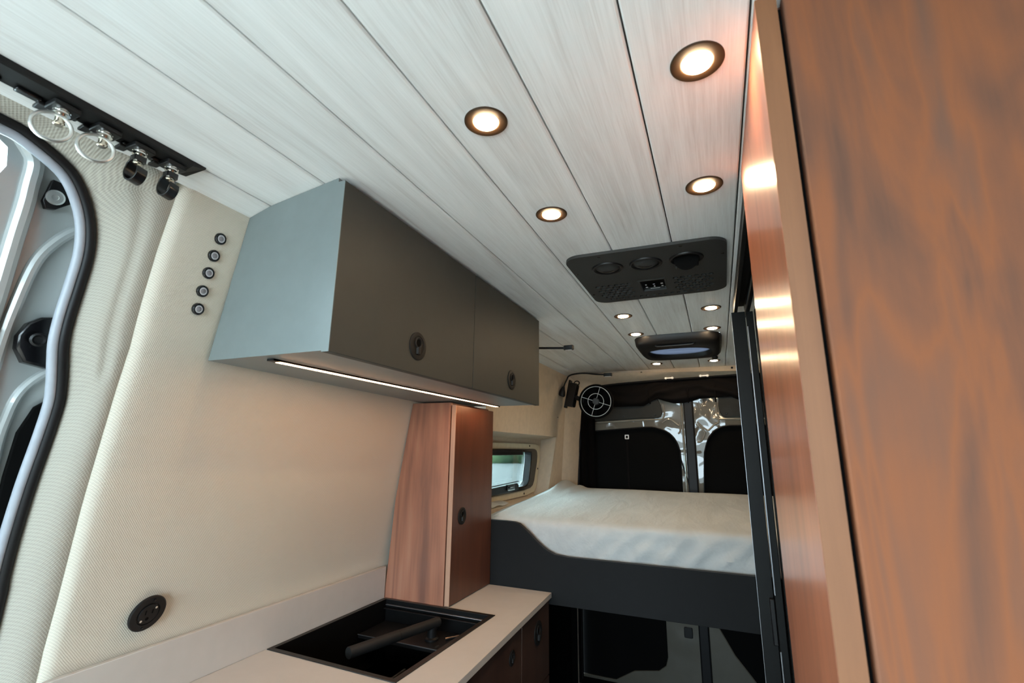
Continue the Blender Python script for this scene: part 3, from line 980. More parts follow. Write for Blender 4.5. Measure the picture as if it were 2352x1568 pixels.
# ---- worktop, backsplash
wt = obj('worktop', prism(B(), [(-1.215, 0.60), (-0.592, 0.60), (-0.618, 1.15), (-0.648, 1.937), (-1.13, 1.937), (-1.205, 1.60)], 'z', -0.5635, -0.545, [[(-1.182, 1.090), (-0.757, 1.078), (-0.743, 1.5945), (-1.181, 1.5975)]]), M['counter'], None, (-0.9, 1.3, -0.5635), bevel=0.0012)
tag(wt, 'pale warm white kitchen worktop with a cut-out for the sink', 'worktop')
bs = obj('backsplash', box(B(), -1.204, -1.191, 0.585, 1.599, -0.5448, -0.436), M['counter'], None, (-1.197, 1.1, -0.545), bevel=0.001)
tag(bs, 'low off-white upstand running along the fabric wall behind sink', 'backsplash')

# ---- tall walnut column
tc_ = thing('tall_cabinet', 'slim walnut column cabinet standing on worktop under overhead cabinet', 'cabinet', (-1.02, 1.77, -0.545))
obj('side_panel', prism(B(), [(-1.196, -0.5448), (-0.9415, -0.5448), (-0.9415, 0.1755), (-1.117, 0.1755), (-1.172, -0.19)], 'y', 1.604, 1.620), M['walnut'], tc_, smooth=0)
obj('carcass', box(B(), -1.10, -0.9425, 1.6205, 1.938, -0.5448, 0.1752), M['walnut_shaded'], tc_)
dr = door_of(tc_, (-0.9360, -0.9172, 1.6055, 1.938, -0.542, 0.166), (-0.9172, 1.677, -0.247), (1, 0, 0), M['walnut_shaded'], 0.031)
obj('edge_band', box(B(), -0.9357, -0.9175, 1.6035, 1.6053, -0.542, 0.166), M['edge'], dr)

# ---- base cabinet under the worktop
bc = thing('base_cabinet', 'walnut base cabinet under the white worktop', 'cabinet', (-0.9, 1.27, -1.45))
cb = B()
box(cb, -1.19, -0.678, 1.912, 1.930, -1.45, -0.564)
box(cb, -1.19, -0.678, 0.610, 0.628, -1.45, -0.564)
box(cb, -1.19, -0.678, 0.629, 1.911, -1.38, -1.36)
box(cb, -0.700, -0.678, 1.640, 1.656, -1.35, -0.564)
obj('carcass', cb, M['walnut_deep_shade'], bc)
door_of(bc, (-0.676, -0.657, 1.170, 1.6455, -1.36, -0.570), (-0.657, 1.562, -0.646), (1, 0, 0), M['walnut_deep_shade'], 0.022)
door_of(bc, (-0.676, -0.640, 0.612, 1.167, -1.36, -0.570), (-0.640, 1.08, -0.646), (1, 0, 0), M['walnut_deep_shade'], 0.022)
door_of(bc, (-0.676, -0.657, 1.6490, 1.930, -0.826, -0.570), (-0.657, 1.805, -0.648), (1, 0, 0), M['walnut_deep_shade'], 0.040, name='drawer')
obj('drawer', box(B(), -0.676, -0.657, 1.6490, 1.930, -1.36, -0.830), M['walnut_deep_shade'], bc, bevel=0.0015)

# ---- sink and tap
sk = thing('sink', 'black square inset sink with flat rim in the worktop', 'sink', (-0.96, 1.34, -0.73))
RO = [(-1.188, 1.083), (-0.750, 1.070), (-0.735, 1.600), (-1.186, 1.600)]
RI = [(-1.175, 1.097), (-0.766, 1.086), (-0.752, 1.585), (-1.173, 1.587)]
obj('rim', prism(B(), RO, 'z', -0.5449, -0.5425, [RI]), M['sink_black'], sk, bevel=0.0008)
bm = B()
zs = [-0.5440, -0.555, -0.715, -0.73]
ins = [0.0, 0.0, 0.004, 0.02]
cx_, cy_ = -0.967, 1.333
rings = []
for z, q in zip(zs, ins):
    rings.append([bm.verts.new((p[0] + (q if p[0] < cx_ else -q), p[1] + (q if p[1] < cy_ else -q), z)) for p in RI])
for a, b in zip(rings, rings[1:]):
    for i in range(4):
        bm.faces.new((a[i], a[(i + 1) % 4], b[(i + 1) % 4], b[i]))
bm.faces.new(rings[-1])
bmesh.ops.solidify(bm, geom=bm.faces[:], thickness=0.0015)
obj('basin', bm, M['black'], sk)
obj('tap_deck', box(B(), -1.168, -0.835, 1.435, 1.582, -0.625, -0.612), M['black'], sk, bevel=0.003)
obj('tap_deck_edge', box(B(), -1.168, -0.835, 1.4335, 1.4350, -0.6135, -0.6110), M['alu_grey'], sk)
for zq, yq in ((-0.556, 1.573), (-0.566, 1.563)):
    obj('ledge', box(B(), -1.165, -0.765, yq, yq + 0.010, zq - 0.002, zq), M['alu_grey'] if zq > -0.56 else M['black'], sk, bevel=0.0006)
lb = B()
lathe(lb, [(0.042, 0), (0.042, 0.003), (0.030, 0.004), (0.010, 0.002)], (-0.96, 1.26, -0.7285), (0, 0, 1), 28)
obj('drain', lb, M['black_gloss'], sk)
obj('bowl_divider', box(B(), -0.95, -0.944, 1.115, 1.40, -0.727, -0.665), M['grey_cover'], sk, bevel=0.001)
tp = thing('faucet', 'matt black cylindrical tap folded down inside the sink', 'faucet', (-0.93, 1.50, -0.612))
lb = B()
lathe(lb, [(0.022, 0), (0.022, 0.006), (0.015, 0.010), (0.015, 0.04)], (-0.915, 1.495, -0.6114), (0, 0, 1), 24)
obj('base', lb, M['black'], tp)
tb = B()
p0, p1 = Vector((-0.905, 1.520, -0.562)), Vector((-0.992, 1.185, -0.557))
dd = (p1 - p0).normalized()
tube(tb, [p0, p0 + dd * 0.004, p0 + dd * 0.17], [0.012, 0.0150, 0.0150], 24)
obj('spout', tb, M['black_matt'], tp)
tb = B()
tube(tb, [p0 + dd * 0.1715, p1 - dd * 0.002, p1], [0.0156, 0.0156, 0.0148], 24)
obj('nozzle', tb, M['black_matt'], tp)
tb = B()
tube(tb, [(-0.86, 1.49, -0.600), (-0.80, 1.535, -0.590)], [0.006, 0.004], 10)
lv = obj('lever', tb, M['black_gloss'], tp)
obj('chrome_mark', box(B(), -0.875, -0.868, 1.450, 1.470, -0.6118, -0.6110), M['steel'], lv)
obj('chrome_mark', box(B(), -0.81, -0.798, 1.534, 1.541, -0.586, -0.5842), M['steel'], lv)

# ---- ceiling air unit
ac = thing('air_vent_unit', 'black ceiling air unit with three round vents, perforated grille and controls', 'air conditioner', (-0.155, 1.44, 0.55))
ACO = []
for cx, cy, a0 in ((0.018, 1.616, 0), (-0.325, 1.622, 90), (-0.325, 1.268, 180), (0.014, 1.276, 270)):
    for i in range(8):
        a = math.radians(a0 + 90 * i / 7)
        ACO.append((cx + 0.046 * math.cos(a), cy + 0.046 * math.sin(a)))
VC = [(-0.264, 1.332), (-0.154, 1.334), (-0.044, 1.336)]
CT = rrect(-0.200, -0.112, 1.470, 1.590, 0.004, 2)
holes = []
def hexhole(cx, cy, r=0.0086):
    holes.append([(cx + r * math.cos(k * PI / 3), cy + r * 1.15 * math.sin(k * PI / 3)) for k in range(6)])
def field(x0, x1, y0, y1):
    px_, py_ = 0.0205, 0.0235
    r = 0
    y = y0
    while y <= y1 + 1e-6:
        x = x0 + (px_ / 2 if r % 2 else 0)
        while x <= x1 + 1e-6:
            hexhole(x, y)
            x += px_
        y += py_
        r += 1
field(-0.330, -0.226, 1.488, 1.606)
field(-0.084, 0.020, 1.486, 1.606)
for k in range(16):
    hexhole(-0.310 + 0.0205 * k, 1.632 + (0.0 if k % 2 else -0.001), 0.0072)
obj('cover', prism(B(), ACO, 'z', 0.5295, 0.5380, [CT] + [ellipse(x, y, 0.036, 0.036, 24) for x, y in VC] + holes), M['grey_cover'], ac, smooth=20)
obj('duct_backing', prism(B(), [(a * 0.96 - 0.006, 1.445 + (b - 1.445) * 0.96) for a, b in ACO], 'z', 0.5365, 0.5378), M['void'], ac)
for i, (x, y) in enumerate(VC):
    lb = B()
    lathe(lb, [(0.036, -0.012), (0.0465, 0.0), (0.0465, 0.0025), (0.0445, 0.0055), (0.0410, 0.0065), (0.0375, 0.004), (0.0355, -0.010)], (x, y, 0.531), (0, 0, -1), 36, False, False)
    rg = obj('vent_ring', lb, M['black'], ac)
    lb = B()
    if i < 2:
        lathe(lb, [(0.0348, -0.004), (0.0348, 0.001), (0.030, 0.005), (0.018, 0.0085), (0.004, 0.0100)], (x, y, 0.531), (0, 0, -1), 32)
        obj('vent_flap', lb, M['grey_cover'], rg)
        lb = B()
        tube(lb, [(x + t * 0.033, y + 0.007, 0.531 - 0.0105 * (1 - t * t * 0.95) - 0.0002) for t in [k / 8 - 1 for k in range(17)]], 0.0008, 5)
        obj('flap_groove', lb, M['void'], rg)
    else:
        lathe(lb, [(0.034, -0.002), (0.034, 0.002), (0.028, 0.004), (0.006, 0.005)], (0, 0, 0), (0, 0, -1), 32)
        moved(lb, Matrix.Translation((x, y + 0.004, 0.532)) @ Matrix.Rotation(math.radians(-70), 4, 'X'))
        obj('vent_flap', lb, M['void'], rg)
        lb = B()
        prism(lb, [(x - 0.032, y + 0.020), (x + 0.032, y + 0.020), (x + 0.030, y + 0.034), (x - 0.030, y + 0.034)], 'z', 0.512, 0.532)
        obj('flap_rim', lb, M['black'], rg, bevel=0.003)
bm = prism(B(), rrect(-0.200, -0.112, 1.470, 1.590, 0.004, 2), 'z', 0.5280, 0.5364, [rrect(-0.193, -0.119, 1.482, 1.582, 0.003, 2)])
cp = obj('control_panel', bm, M['grey_cover'], ac, bevel=0.001)
obj('display', box(B(), -0.1925, -0.1195, 1.4825, 1.5815, 0.5345, 0.5362), M['mirror_dark'], cp)
lb = B()
for x, y, sx_, sy_ in ((-0.180, 1.535, .005, .008), (-0.180, 1.560, .007, .006), (-0.155, 1.535, .006, .004), (-0.155, 1.555, .004, .010), (-0.130, 1.535, .007, .008), (-0.130, 1.560, .006, .008), (-0.155, 1.576, .03, .003)):
    box(lb, x - sx_ / 2, x + sx_ / 2, y - sy_ / 2, y + sy_ / 2, 0.5340, 0.5345)
obj('control_icons', lb, M['icon'], cp)
for x, y in ((-0.27, 1.240), (-0.053, 1.245), (-0.362, 1.349), (0.050, 1.335), (0.050, 1.552), (-0.271, 1.655), (-0.055, 1.655), (-0.36, 1.56)):
    lb = B()
    lathe(lb, [(0.0048, 0), (0.0045, 0.0015), (0.002, 0.0018)], (x, y, 0.531), (0, 0, -1), 10)
    obj('screw', lb, M['black_gloss'], ac)

K_AC = 0.5494 / 0.538
for o in [ac] + list(ac.children_recursive):
    if o.type == 'MESH':
        o.data.transform(Matrix.Translation(-Vector(ac['at'])) @ Matrix.Diagonal((K_AC, K_AC, 1, 1)) @ Matrix.Translation(Vector(ac['at'])))
        o.data.transform(Matrix.Translation((0, 0, 0.0114)))

# ---- skylight
sl = thing('skylight', 'black framed roof hatch with lavender frosted pane near rear doors', 'skylight', (-0.15, 2.58, 0.55))
inner = ellipse(-0.155, 2.632, 0.158, 0.140, 40, 2.6)
bm = B()
def ring_loop(pts, z):
    return [bm.verts.new((p[0], p[1], z)) for p in pts]
def srect(x0, x1, y0, y1, r):
    o = []
    for i in range(40):
        a = 2 * PI * i / 40
        c, s = math.cos(a), math.sin(a)
        cx, cy, hx, hy = (x0 + x1) / 2, (y0 + y1) / 2, (x1 - x0) / 2, (y1 - y0) / 2
        o.append((cx + hx * math.copysign(abs(c) ** 0.36, c), cy + hy * math.copysign(abs(s) ** 0.36, s)))
    return o
L = [ring_loop(srect(-0.357, 0.056, 2.32, 2.83, 0.05), 0.5495), ring_loop(srect(-0.352, 0.050, 2.322, 2.826, 0.05), 0.522), ring_loop(srect(-0.340, 0.040, 2.335, 2.815, 0.05), 0.511),
     ring_loop([(-0.155 + (x + 0.155) * 1.06, 2.632 + (y - 2.632) * 1.06) for x, y in inner], 0.509), ring_loop(inner, 0.515), ring_loop([(-0.155 + (x + 0.155) * 0.97, 2.632 + (y - 2.632) * 0.95) for x, y in inner], 0.540)]
for a, b in zip(L, L[1:]):
    for i in range(40):
        j = (i + 1) % 40
        bm.faces.new((a[i], a[j], b[j], b[i]))
obj('bezel', bm, M['black'], sl, smooth=50)
lb = B()
prism(lb, ellipse(-0.155, 2.632, 0.152, 0.133, 40, 2.6), 'z', 0.5335, 0.5365)
obj('pane', lb, M['acrylic'], sl)
lb = B()
tube(lb, smooth_path([(-0.250, 2.382, 0.512), (-0.236, 2.380, 0.505), (-0.16, 2.377, 0.504), (-0.082, 2.375, 0.505), (-0.068, 2.374, 0.512)], 5), 0.006, 10)
obj('grab_bar', lb, M['black_gloss'], sl)
lb = B()
lathe(lb, [(0.016, 0), (0.016, 0.010), (0.012, 0.014)], (0.018, 2.79, 0.513), (0, 0, -1), 18)
obj('knob', lb, M['black'], sl)

# ---- recessed downlights
dlx = (-0.326, 0.0135)
dl = thing('downlight', 'x', 'light', (dlx[0], 0.635, 0.55), 'recessed warm ceiling downlights')
lb = B()
lathe(lb, [(0.0372, 0.0), (0.0372, 0.0012), (0.0355, 0.0026), (0.0235, 0.0026), (0.0218, 0.0018), (0.0212, -0.006)], (dlx[0], 0.635, 0.55), (0, 0, -1), 48, False, False)
obj('trim_ring', lb, M['bronze'], dl)
lb = B()
lathe(lb, [(0.0208, 0.0010), (0.0204, 0.0034), (0.017, 0.0044), (0.010, 0.0049), (0.002, 0.0050)], (dlx[0], 0.635, 0.55), (0, 0, -1), 40)
obj('lens', lb, M['lens'], dl)
names = {
    (0, 0): 'round warm downlight in left ceiling row, nearest the camera, beside cabinet top',
    (0, 1): 'round warm downlight in left ceiling row, just before the air unit',
    (0, 2): 'round warm downlight in left ceiling row, first beyond the air unit',
    (0, 3): 'round warm downlight in left ceiling row, second beyond the air unit',
    (0, 4): 'small round downlight in left ceiling row, between roof hatch and rear header',
    (1, 0): 'largest round downlight, in right ceiling row beside top of walnut partition',
    (1, 1): 'round warm downlight in right ceiling row, between big downlight and air unit',
    (1, 2): 'round warm downlight in right ceiling row, first beyond the air unit',
    (1, 3): 'round warm downlight in right ceiling row, just before the roof hatch',
    (1, 4): 'round downlight in right ceiling row, partly hidden behind the roof hatch'}
DY = (0.635, 0.99, 1.937, 2.274, 3.120)
for a in range(2):
    for b in range(5):
        if (a, b) == (0, 0):
            dl['label'] = names[(0, 0)]
        else:
            dup(dl, (dlx[a] - dlx[0], DY[b] - DY[0], 0), names[(a, b)])

# ---- black load rail on the left ceiling edge with its fittings
rl = thing('load_rail', 'long black track rail along the left ceiling edge', 'rail', (-0.89, 0.0, 0.525))
rb = B()
prism(rb, [(-0.8875, 0.5236), (-0.8745, 0.5258), (-0.8745, 0.5165), (-0.877, 0.5145), (-0.8985, 0.5110), (-0.8985, 0.5150), (-0.8875, 0.5170)], 'y', -0.9, 0.498)
prism(rb, [(-0.917, 0.5148), (-0.8875, 0.5236), (-0.8875, 0.5170), (-0.9005, 0.5150), (-0.917, 0.5110)], 'y', -0.9, 0.498)
obj('flange', rb, M['black_matt'], rl, smooth=20)
rb = B()
y = -0.2
while y < 0.46:
    box(rb, -0.917, -0.904, y, y + 0.030, 0.5065, 0.5125)
    y += 0.046
obj('track_lips', rb, M['black_gloss'], rl, bevel=0.002)
rb = B()
prism(rb, [(-0.921, 0.4985), (-0.872, 0.4985), (-0.872, 0.512), (-0.921, 0.512)], 'y', -0.001, 0.0)
bm = B()
prism(bm, [(-0.922, 0.4985), (-0.8715, 0.4985), (-0.8712, 0.519)], 'z', 0.498, 0.527) if False else None
rb.free()
rb = B()
vs8 = [(-0.9175, 0.4983, 0.5100), (-0.8740, 0.4983, 0.5150), (-0.8740, 0.4983, 0.5258), (-0.9175, 0.4983, 0.5147), (-0.915, 0.512, 0.511), (-0.8740, 0.522, 0.5220), (-0.8740, 0.522, 0.5258), (-0.915, 0.512, 0.5152)]
vv = [rb.verts.new(p) for p in vs8]
for f in ((0, 1, 2, 3), (4, 7, 6, 5), (0, 4, 5, 1), (1, 5, 6, 2), (2, 6, 7, 3), (3, 7, 4, 0)):
    rb.faces.new([vv[i] for i in f])
obj('end_cap', rb, M['black'], rl)
bm.free()

def stud(par, y):
    b = B()
    prism(b, rrect(-0.912, -0.880, y - 0.016, y + 0.019, 0.004, 2), 'z', 0.5020, 0.5105)
    prism(b, [(-0.930, y - 0.022), (-0.907, y - 0.024), (-0.907, y - 0.010), (-0.925, y - 0.009)], 'z', 0.5030, 0.5090)
    obj('base_block', b, M['black'], par, bevel=0.0015)
    b = B()
    c = (-0.894, y, 0.5020)
    lathe(b, [(0.0110, 0), (0.0110, 0.002), (0.0085, 0.0025), (0.0085, 0.0045), (0.0110, 0.005), (0.0110, 0.007), (0.0072, 0.0078)], c, (0, 0, -1), 20)
    obj('stud_collar', b, M['steel'], par)
    b = B()
    lathe(b, [(0.0062, 0.006), (0.0062, 0.020), (0.0072, 0.0215), (0.0072, 0.0245), (0.0055, 0.026)], c, (0, 0, -1), 20)
    obj('stud', b, M['brass'], par)
    return Vector((c[0], c[1], 0.5020 - 0.019))
LB = {0: 'silver ring fitting on black rail, first from the left', 1: 'silver ring fitting on black rail, beside the black clips'}
for i, y in enumerate((0.310, 0.367)):
    t = thing('ring_fitting', LB[i], 'ring', (-0.894, y, 0.5), 'silver rings on the load rail')
    s = stud(t, y)
    nrm = Vector((0.94, -0.34, 0)).normalized()
    uu = Vector((0, 0, 1))
    vv_ = nrm.cross(uu)
    cc = s + Vector((0.002, -0.008, -0.0145))
    b = B()
    tube(b, [cc + (uu * math.cos(k * PI / 24) + vv_ * math.sin(k * PI / 24)) * 0.0225 for k in range(48)], 0.0028, 10, True)
    obj('ring', b, M['satin_steel'], t)
LB = {0: 'glossy black clip hook hanging from rail, next to the silver rings', 1: 'glossy black clip hook hanging from rail end by the wall seam'}
for i, y in enumerate((0.420, 0.474)):
    t = thing('clip_hook', LB[i], 'hook', (-0.894, y, 0.5), 'black clip hooks on the load rail')
    s = stud(t, y)
    ax = Vector((0.18, -1.0, 0.05)).normalized()
    sd_ = Vector((1.0, 0.18, 0)).normalized()
    uu = Vector((0, 0, 1))
    cc = s + Vector((-0.001, 0, -0.022))
    path = [cc + uu * 0.022 + sd_ * 0.001, cc + uu * 0.020 - sd_ * 0.006, cc + uu * 0.014 - sd_ * 0.0110]
    path += [cc - sd_ * 0.0145 * math.cos(a) - uu * 0.0185 * math.sin(a) for a in [k * PI / 14 - 0.1 for k in range(15)]]
    path += [cc + sd_ * 0.0140 + uu * 0.006]
    b = B()
    n = len(path)
    rings = []
    for k in range(n):
        d = (path[min(k + 1, n - 1)] - path[max(k - 1, 0)]).normalized()
        side = ax.cross(d).normalized()
        hw, th = 0.0090, 0.0016
        rings.append([b.verts.new(path[k] + ax * sa * hw + side * sb * th) for sa, sb in ((-1, -1), (1, -1), (1, 1), (-1, 1))])
    for r0, r1 in zip(rings, rings[1:]):
        for k in range(4):
            b.faces.new((r0[k], r0[(k + 1) % 4], r1[(k + 1) % 4], r1[k]))
    b.faces.new(rings[0][::-1])
    b.faces.new(rings[-1])
    obj('strap', b, M['black_gloss'], t, bevel=0.0006)
    b = B()
    prism(b, rrect(-0.0095, 0.0095, -0.0095, 0.0095, 0.003, 2), 'z', -0.010, 0.0, [ellipse(0, 0, 0.0066, 0.0066, 16)])
    moved(b, Matrix.Translation(s + uu * 0.007))
    obj('clip_socket', b, M['black_gloss'], t)

# ---- row of push buttons on the fabric wall
LB = ['topmost', 'second from top', 'middle one', 'fourth from top', 'lowest']
for i, (x, y, z) in enumerate(((-0.958, 0.626, 0.437), (-0.966, 0.623, 0.398), (-0.975, 0.623, 0.36), (-0.983, 0.622, 0.32), (-0.991, 0.624, 0.282))):
    c = (x - 0.0005, y, z)
    t = thing('push_button', 'round black push button with grey centre on fabric wall, %s of five' % LB[i], 'button', c, 'push buttons on the fabric wall')
    ax = (1, 0.03, -0.2)
    b = B()
    lathe(b, [(0.0125, -0.001), (0.0125, 0.003), (0.0108, 0.0046), (0.0085, 0.0046), (0.0082, 0.002)], c, ax, 28)
    obj('bezel', b, M['black_gloss'], t)
    b = B()
    lathe(b, [(0.0080, 0.001), (0.0080, 0.0042), (0.0058, 0.0044), (0.0056, 0.0034), (0.0005, 0.0034)], c, ax, 24)
    obj('light_ring', b, M['lid'], t)
    b = B()
    lathe(b, [(0.0055, 0.003), (0.0055, 0.0042), (0.0045, 0.0047), (0.0005, 0.0047)], c, ax, 20)
    obj('button_cap', b, M['grey_btn'], t)

# ---- power outlet
oc_ = (-1.1735, 0.739, -0.357)
t = thing('power_outlet', 'round black power outlet set in the fabric wall above worktop', 'outlet', oc_)
ax = Vector((1, 0.03, -0.29)).normalized()
yv = Vector((0, 1, 0))
zv = ax.cross(yv).normalized()
if zv.z < 0:
    zv = -zv
oc_ = Vector(oc_)
b = B()
lathe(b, [(0.0375, -0.002), (0.0375, 0.0012), (0.0355, 0.0028), (0.0235, 0.0034), (0.0225, 0.0014), (0.0205, 0.0014), (0.0200, 0.0046), (0.0010, 0.0050)], oc_, ax, 48)
obj('plate', b, M['black'], t)
def onface(y, z, sy_, sz_, h0, h1):
    b = B()
    q = [oc_ + yv * (y + a * sy_) + zv * (z + c * sz_) for a, c in ((-.5, -.5), (.5, -.5), (.5, .5), (-.5, .5))]
    v0 = [b.verts.new(p + ax * h0) for p in q]
    v1 = [b.verts.new(p + ax * h1) for p in q]
    b.faces.new(v0[::-1])
    b.faces.new(v1)
    for i in range(4):
        b.faces.new((v0[i], v0[(i + 1) % 4], v1[(i + 1) % 4], v1[i]))
    return b
for y, z, a, c in ((-0.0075, 0.005, 0.0022, 0.010), (0.0065, 0.005, 0.0022, 0.008)):
    obj('slot', onface(y, z, a, c, 0.0035, 0.0054), M['void'], t)
b = B()
lathe(b, [(0.0035, 0.0035), (0.0035, 0.0054)], oc_ + yv * -0.001 + zv * -0.0095, ax, 14)
obj('ground_hole', b, M['void'], t)
for y, z, mt_ in ((0.012, 0.012, 'steel'), (-0.0125, -0.012, 'steel'), (0.004, 0.0295, 'black_gloss'), (-0.004, -0.0295, 'black_gloss')):
    b = B()
    lathe(b, [(0.0026, 0.002), (0.0026, 0.0056), (0.0010, 0.0060)], oc_ + yv * y + zv * z, ax, 12)
    obj('screw', b, M[mt_], t)

# ---- fan on the rear corner
fc = Vector((-0.703, 3.02, 0.308))
fn = thing('fan', 'round black wall fan with a silver spoked grille ring', 'fan', fc)
fax = Vector((0.10, -1, -0.02)).normalized()
b = B()
lathe(b, [(0.070, -0.060), (0.095, -0.050), (0.111, -0.020), (0.112, 0.0), (0.106, 0.006), (0.098, 0.004), (0.094, -0.010), (0.090, -0.040), (0.03, -0.045)], fc, fax, 48)
obj('housing', b, M['void'], fn)
fu = Vector((1, 0.1, 0)).normalized()
fv = fax.cross(fu).normalized()
if fv.z < 0:
    fv = -fv
b = B()
tube(b, [fc + fax * 0.008 + (fu * math.cos(k * PI / 32) + fv * math.sin(k * PI / 32)) * 0.095 for k in range(64)], 0.0019, 8, True)
tube(b, [fc + fax * 0.010 + (fu * math.cos(k * PI / 24) + fv * math.sin(k * PI / 24)) * 0.050 for k in range(48)], 0.0018, 8, True)
for k in range(4):
    a = math.radians(72 + 90 * k)
    dr_ = fu * math.cos(a) + fv * math.sin(a)
    tube(b, [fc + fax * 0.011 + dr_ * 0.022, fc + fax * 0.008 + dr_ * 0.095], 0.0015, 8)
obj('grille', b, M['white_wire'], fn)
b = B()
lathe(b, [(0.022, -0.03), (0.022, 0.012), (0.018, 0.015)], fc, fax, 24)
obj('hub', b, M['grey_cover'], fn)
for k in range(5):
    a = 2 * PI * k / 5
    b = B()
    q = []
    for rr, tw in ((0.024, 0.012), (0.055, 0.010), (0.086, 0.007)):
        d0 = fu * math.cos(a - 0.32) + fv * math.sin(a - 0.32)
        d1 = fu * math.cos(a + 0.32) + fv * math.sin(a + 0.32)
        q.append((fc - fax * (0.022 + tw) + d0 * rr, fc - fax * (0.022 - tw) + d1 * rr))
    for h in (0, 0.0015):
        pass
    vq = [[b.verts.new(p) for p in pr_] for pr_ in q]
    for r0, r1 in zip(vq, vq[1:]):
        b.faces.new((r0[0], r0[1], r1[1], r1[0]))
    bmesh.ops.solidify(b, geom=b.faces[:], thickness=0.0015)
    obj('blade', b, M['void'], fn)
b = B()
prism(b, rrect(-0.028, 0.028, -0.082, 0.078, 0.012), 'y', -0.030, 0.030)
moved(b, Matrix.Translation((-0.872, 3.07, 0.362)) @ Matrix.Rotation(math.radians(12), 4, 'Y'))
mb = obj('mount_box', b, M['black_gloss'], fn, bevel=0.006)
b = B()
tube(b, [(-0.85, 3.06, 0.345), (-0.815, 3.05, 0.328), (-0.79, 3.05, 0.32)], 0.015, 12)
obj('arm', b, M['black'], fn)
b = B()
prism(b, rrect(-0.006, 0.006, -0.095, 0.095, 0.004), 'y', 0.0, 0.05)
moved(b, Matrix.Translation((-0.912, 3.08, 0.372)) @ Matrix.Rotation(math.radians(12), 4, 'Y'))
obj('wall_plate', b, M['black'], fn, bevel=0.003)
b = B()
tube(b, [(-0.834, 3.05, 0.425) + Vector((0, 0, 0)) if False else Vector((-0.834, 3.045, 0.436)) + Vector((math.cos(k * PI / 8) * 0.017, 0, math.sin(k * PI / 8) * 0.013)) for k in range(16)], 0.004, 6, True)
obj('mount_ring', b, M['black_gloss'], fn)

# ---- gooseneck reading lamps
g = thing('reading_lamp', 'black gooseneck reading lamp arching over the round fan', 'lamp', (-0.95, 3.07, 0.36), 'gooseneck reading lamps')
b = B()
tube(b, smooth_path([(-0.940, 3.04, 0.350), (-0.936, 3.04, 0.362), (-0.930, 3.04, 0.395), (-0.922, 3.04, 0.416)], 4), [0.014, 0.017, 0.020, 0.022, 0.0225, 0.022, 0.021, 0.019, 0.016, 0.013, 0.011, 0.009, 0.0075], 12)
obj('base', b, M['rubber'], g)
b = B()
tube(b, smooth_path([(-0.922, 3.04, 0.414), (-0.912, 3.035, 0.438), (-0.898, 3.025, 0.456), (-0.868, 2.99, 0.479), (-0.810, 2.98, 0.488), (-0.752, 2.98, 0.487), (-0.700, 2.98, 0.479), (-0.640, 2.98, 0.473)], 5), 0.0052, 10)
obj('neck', b, M['black'], g)
b = B()
prism(b, rrect(-0.640, -0.585, 2.969, 2.991, 0.008), 'z', 0.461, 0.481)
obj('head', b, M['black'], g, bevel=0.003)
obj('lens', box(B(), -0.632, -0.594, 2.973, 2.987, 0.4598, 0.4612), M['white'], g)
g = thing('reading_lamp', 'black gooseneck reading lamp sticking out beyond the overhead cabinet', 'lamp', (-0.95, 2.05, 0.40), 'gooseneck reading lamps')
b = B()
tube(b, [(-0.957, 2.05, 0.362), (-0.948, 2.05, 0.380), (-0.940, 2.05, 0.400), (-0.932, 2.05, 0.42)], [0.016, 0.021, 0.020, 0.009], 12)
obj('base', b, M['rubber'], g)
b = B()
tube(b, smooth_path([(-0.934, 2.05, 0.414), (-0.92, 2.05, 0.445), (-0.88, 2.05, 0.468), (-0.82, 2.05, 0.472), (-0.741, 2.05, 0.466), (-0.672, 2.05, 0.461), (-0.618, 2.05, 0.457)], 5), 0.0052, 10)
obj('neck', b, M['black'], g)
b = B()
prism(b, rrect(-0.620, -0.573, 2.039, 2.061, 0.008), 'z', 0.447, 0.468)
obj('head', b, M['black'], g, bevel=0.003)
obj('lens', box(B(), -0.612, -0.582, 2.043, 2.057, 0.4458, 0.4472), M['white'], g)

# ---- rolled black curtain over the rear doors, two white clips
ct = thing('rear_curtain', 'black curtain rolled up along the top of the rear doors', 'curtain', (-0.3, 3.38, 0.48))
xs = [-0.93, -0.80, -0.676, -0.46, -0.418, -0.365, -0.318, -0.263, -0.193, -0.138, -0.097, 0.023, 0.101, 0.149, 0.30, 0.76]
zl = [0.290, 0.290, 0.306, 0.307, 0.333, 0.357, 0.339, 0.322, 0.322, 0.334, 0.349, 0.354, 0.356, 0.331, 0.32, 0.33]
def roll(u, v):
    x = -0.925 + 1.66 * u
    zt = interp(x, [-0.93, -0.87, -0.80, -0.70, -0.4, 0.2, 0.7], [0.30, 0.37, 0.435, 0.470, 0.495, 0.510, 0.510])
    lo = min(interp(x, xs, zl), zt - 0.03)
    a = -PI / 2 + PI * v
    c, h = (zt + lo) / 2, (zt - lo) / 2
    wv = noise.noise(Vector((x * 5, v * 7, 1.0))) * 0.010 + 0.009 * math.sin(v * 20 + 4 * math.sin(x * 9))
    return (x, 3.424 - (0.050 + wv) * math.cos(a), c + h * math.sin(a))
obj('rolled_cloth', grid(B(), 110, 26, roll), M['cloth'], ct, smooth=60)
def drape(u, v):
    x = -0.935 + 0.135 * u
    z = 0.38 - 0.70 * v
    return (x, 3.395 + 0.010 * math.sin(u * 16) + 0.004 * noise.noise(Vector((x * 20, 0, z * 4))), min(z, 0.30 + 0.5 * u * 0.3))
bm = grid(B(), 24, 20, drape)
bmesh.ops.solidify(bm, geom=bm.faces[:], thickness=0.004)
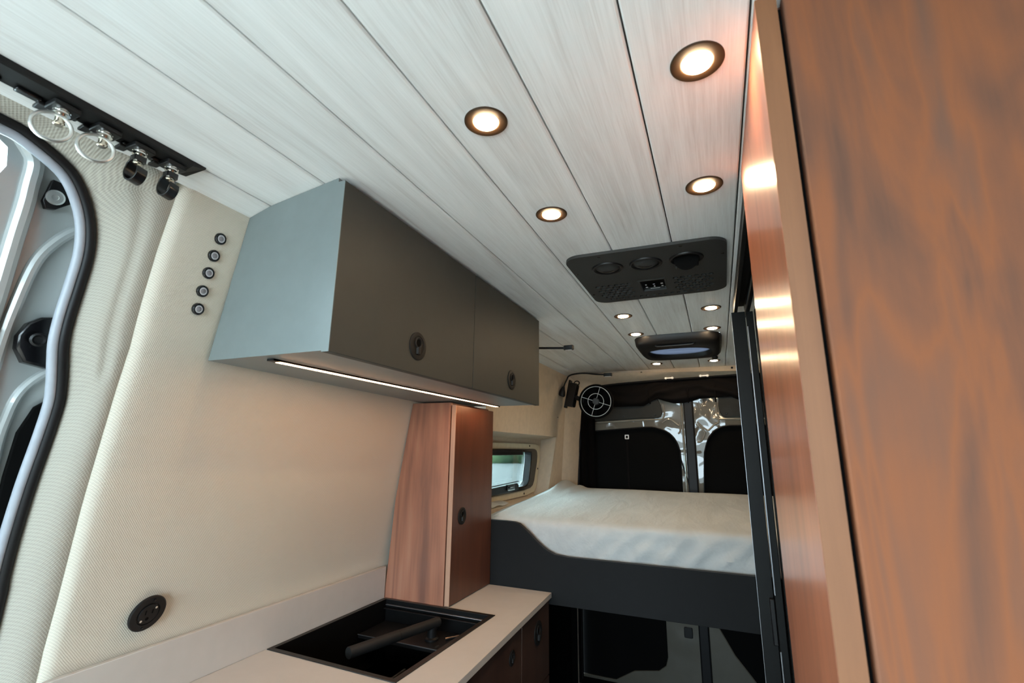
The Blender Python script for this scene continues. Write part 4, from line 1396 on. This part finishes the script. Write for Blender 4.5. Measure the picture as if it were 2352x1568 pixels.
obj('side_drape', bm, M['cloth'], ct, smooth=60)
for x in (-0.415, -0.165, 0.005):
    b = B()
    tube(b, [(x, 3.425 - 0.052 * math.cos(a), 0.40 + 0.075 * math.sin(a)) for a in [-PI / 2 + PI * k / 10 for k in range(11)]], 0.004, 6)
    obj('tie_strap', b, M['cloth'], ct)
LB = ['white plastic curtain clip under the rear header, left of two', 'white plastic curtain clip under the rear header, right of two']
for i, (x, z) in enumerate(((-0.273, 0.487), (-0.054, 0.492))):
    t = thing('curtain_clip', LB[i], 'clip', (x, 3.355, z), 'white curtain clips')
    b = B()
    box(b, x - 0.030, x + 0.030, 3.336, 3.3485, z - 0.007, z + 0.007)
    obj('body', b, M['white'], t, bevel=0.002)
    for d in (-0.021, 0.021):
        obj('clip_jaw', box(B(), x + d - 0.005, x + d + 0.005, 3.330, 3.3355, z - 0.011, z + 0.004), M['white'], t)

# ---- outside: gravel and trees seen through the bed window
struct('ground', grid(B(), 2, 2, lambda u, v: (-160 + 320 * u, -120 + 300 * v, -2.0)), M['gravel'])
struct('bounce_pad', box(B(), -9, 9, -14, 1.5, -1.999, -1.97), M['bounce_ground'])  # unseen reflector, added to bounce daylight up onto the ceiling
random.seed(4)
b = B()
for k in range(60):
    t = k / 59
    cx, cy = -95 + 110 * t + 2 * math.sin(k * 2.1), 48 + 42 * t + 3 * math.sin(k * 1.3)
    r = 3.0 + 2.5 * random.random()
    m = Matrix.Translation((cx, cy, -2.2 + r * 0.8)) @ Matrix.Diagonal((1, 1.1, 1.25, 1))
    bmesh.ops.create_icosphere(b, subdivisions=3, radius=r, matrix=m)
for v in b.verts:
    v.co += Vector((1, 1, 1)) * 0.9 * noise.noise(v.co * 0.6)
o = obj('treeline', b, M['leaf'], None, (-40, 70, -2.0))
tag(o, 'green trees and bushes standing far beyond the gravel outside the bed window', 'trees', kind='stuff')

# ------------------------------------------------------------------ lift everything so that the van floor lies at z = 0
for o in bpy.data.objects:
    if o.parent is None:
        o.location.z += UP
    if 'at' in o:
        del o['at']
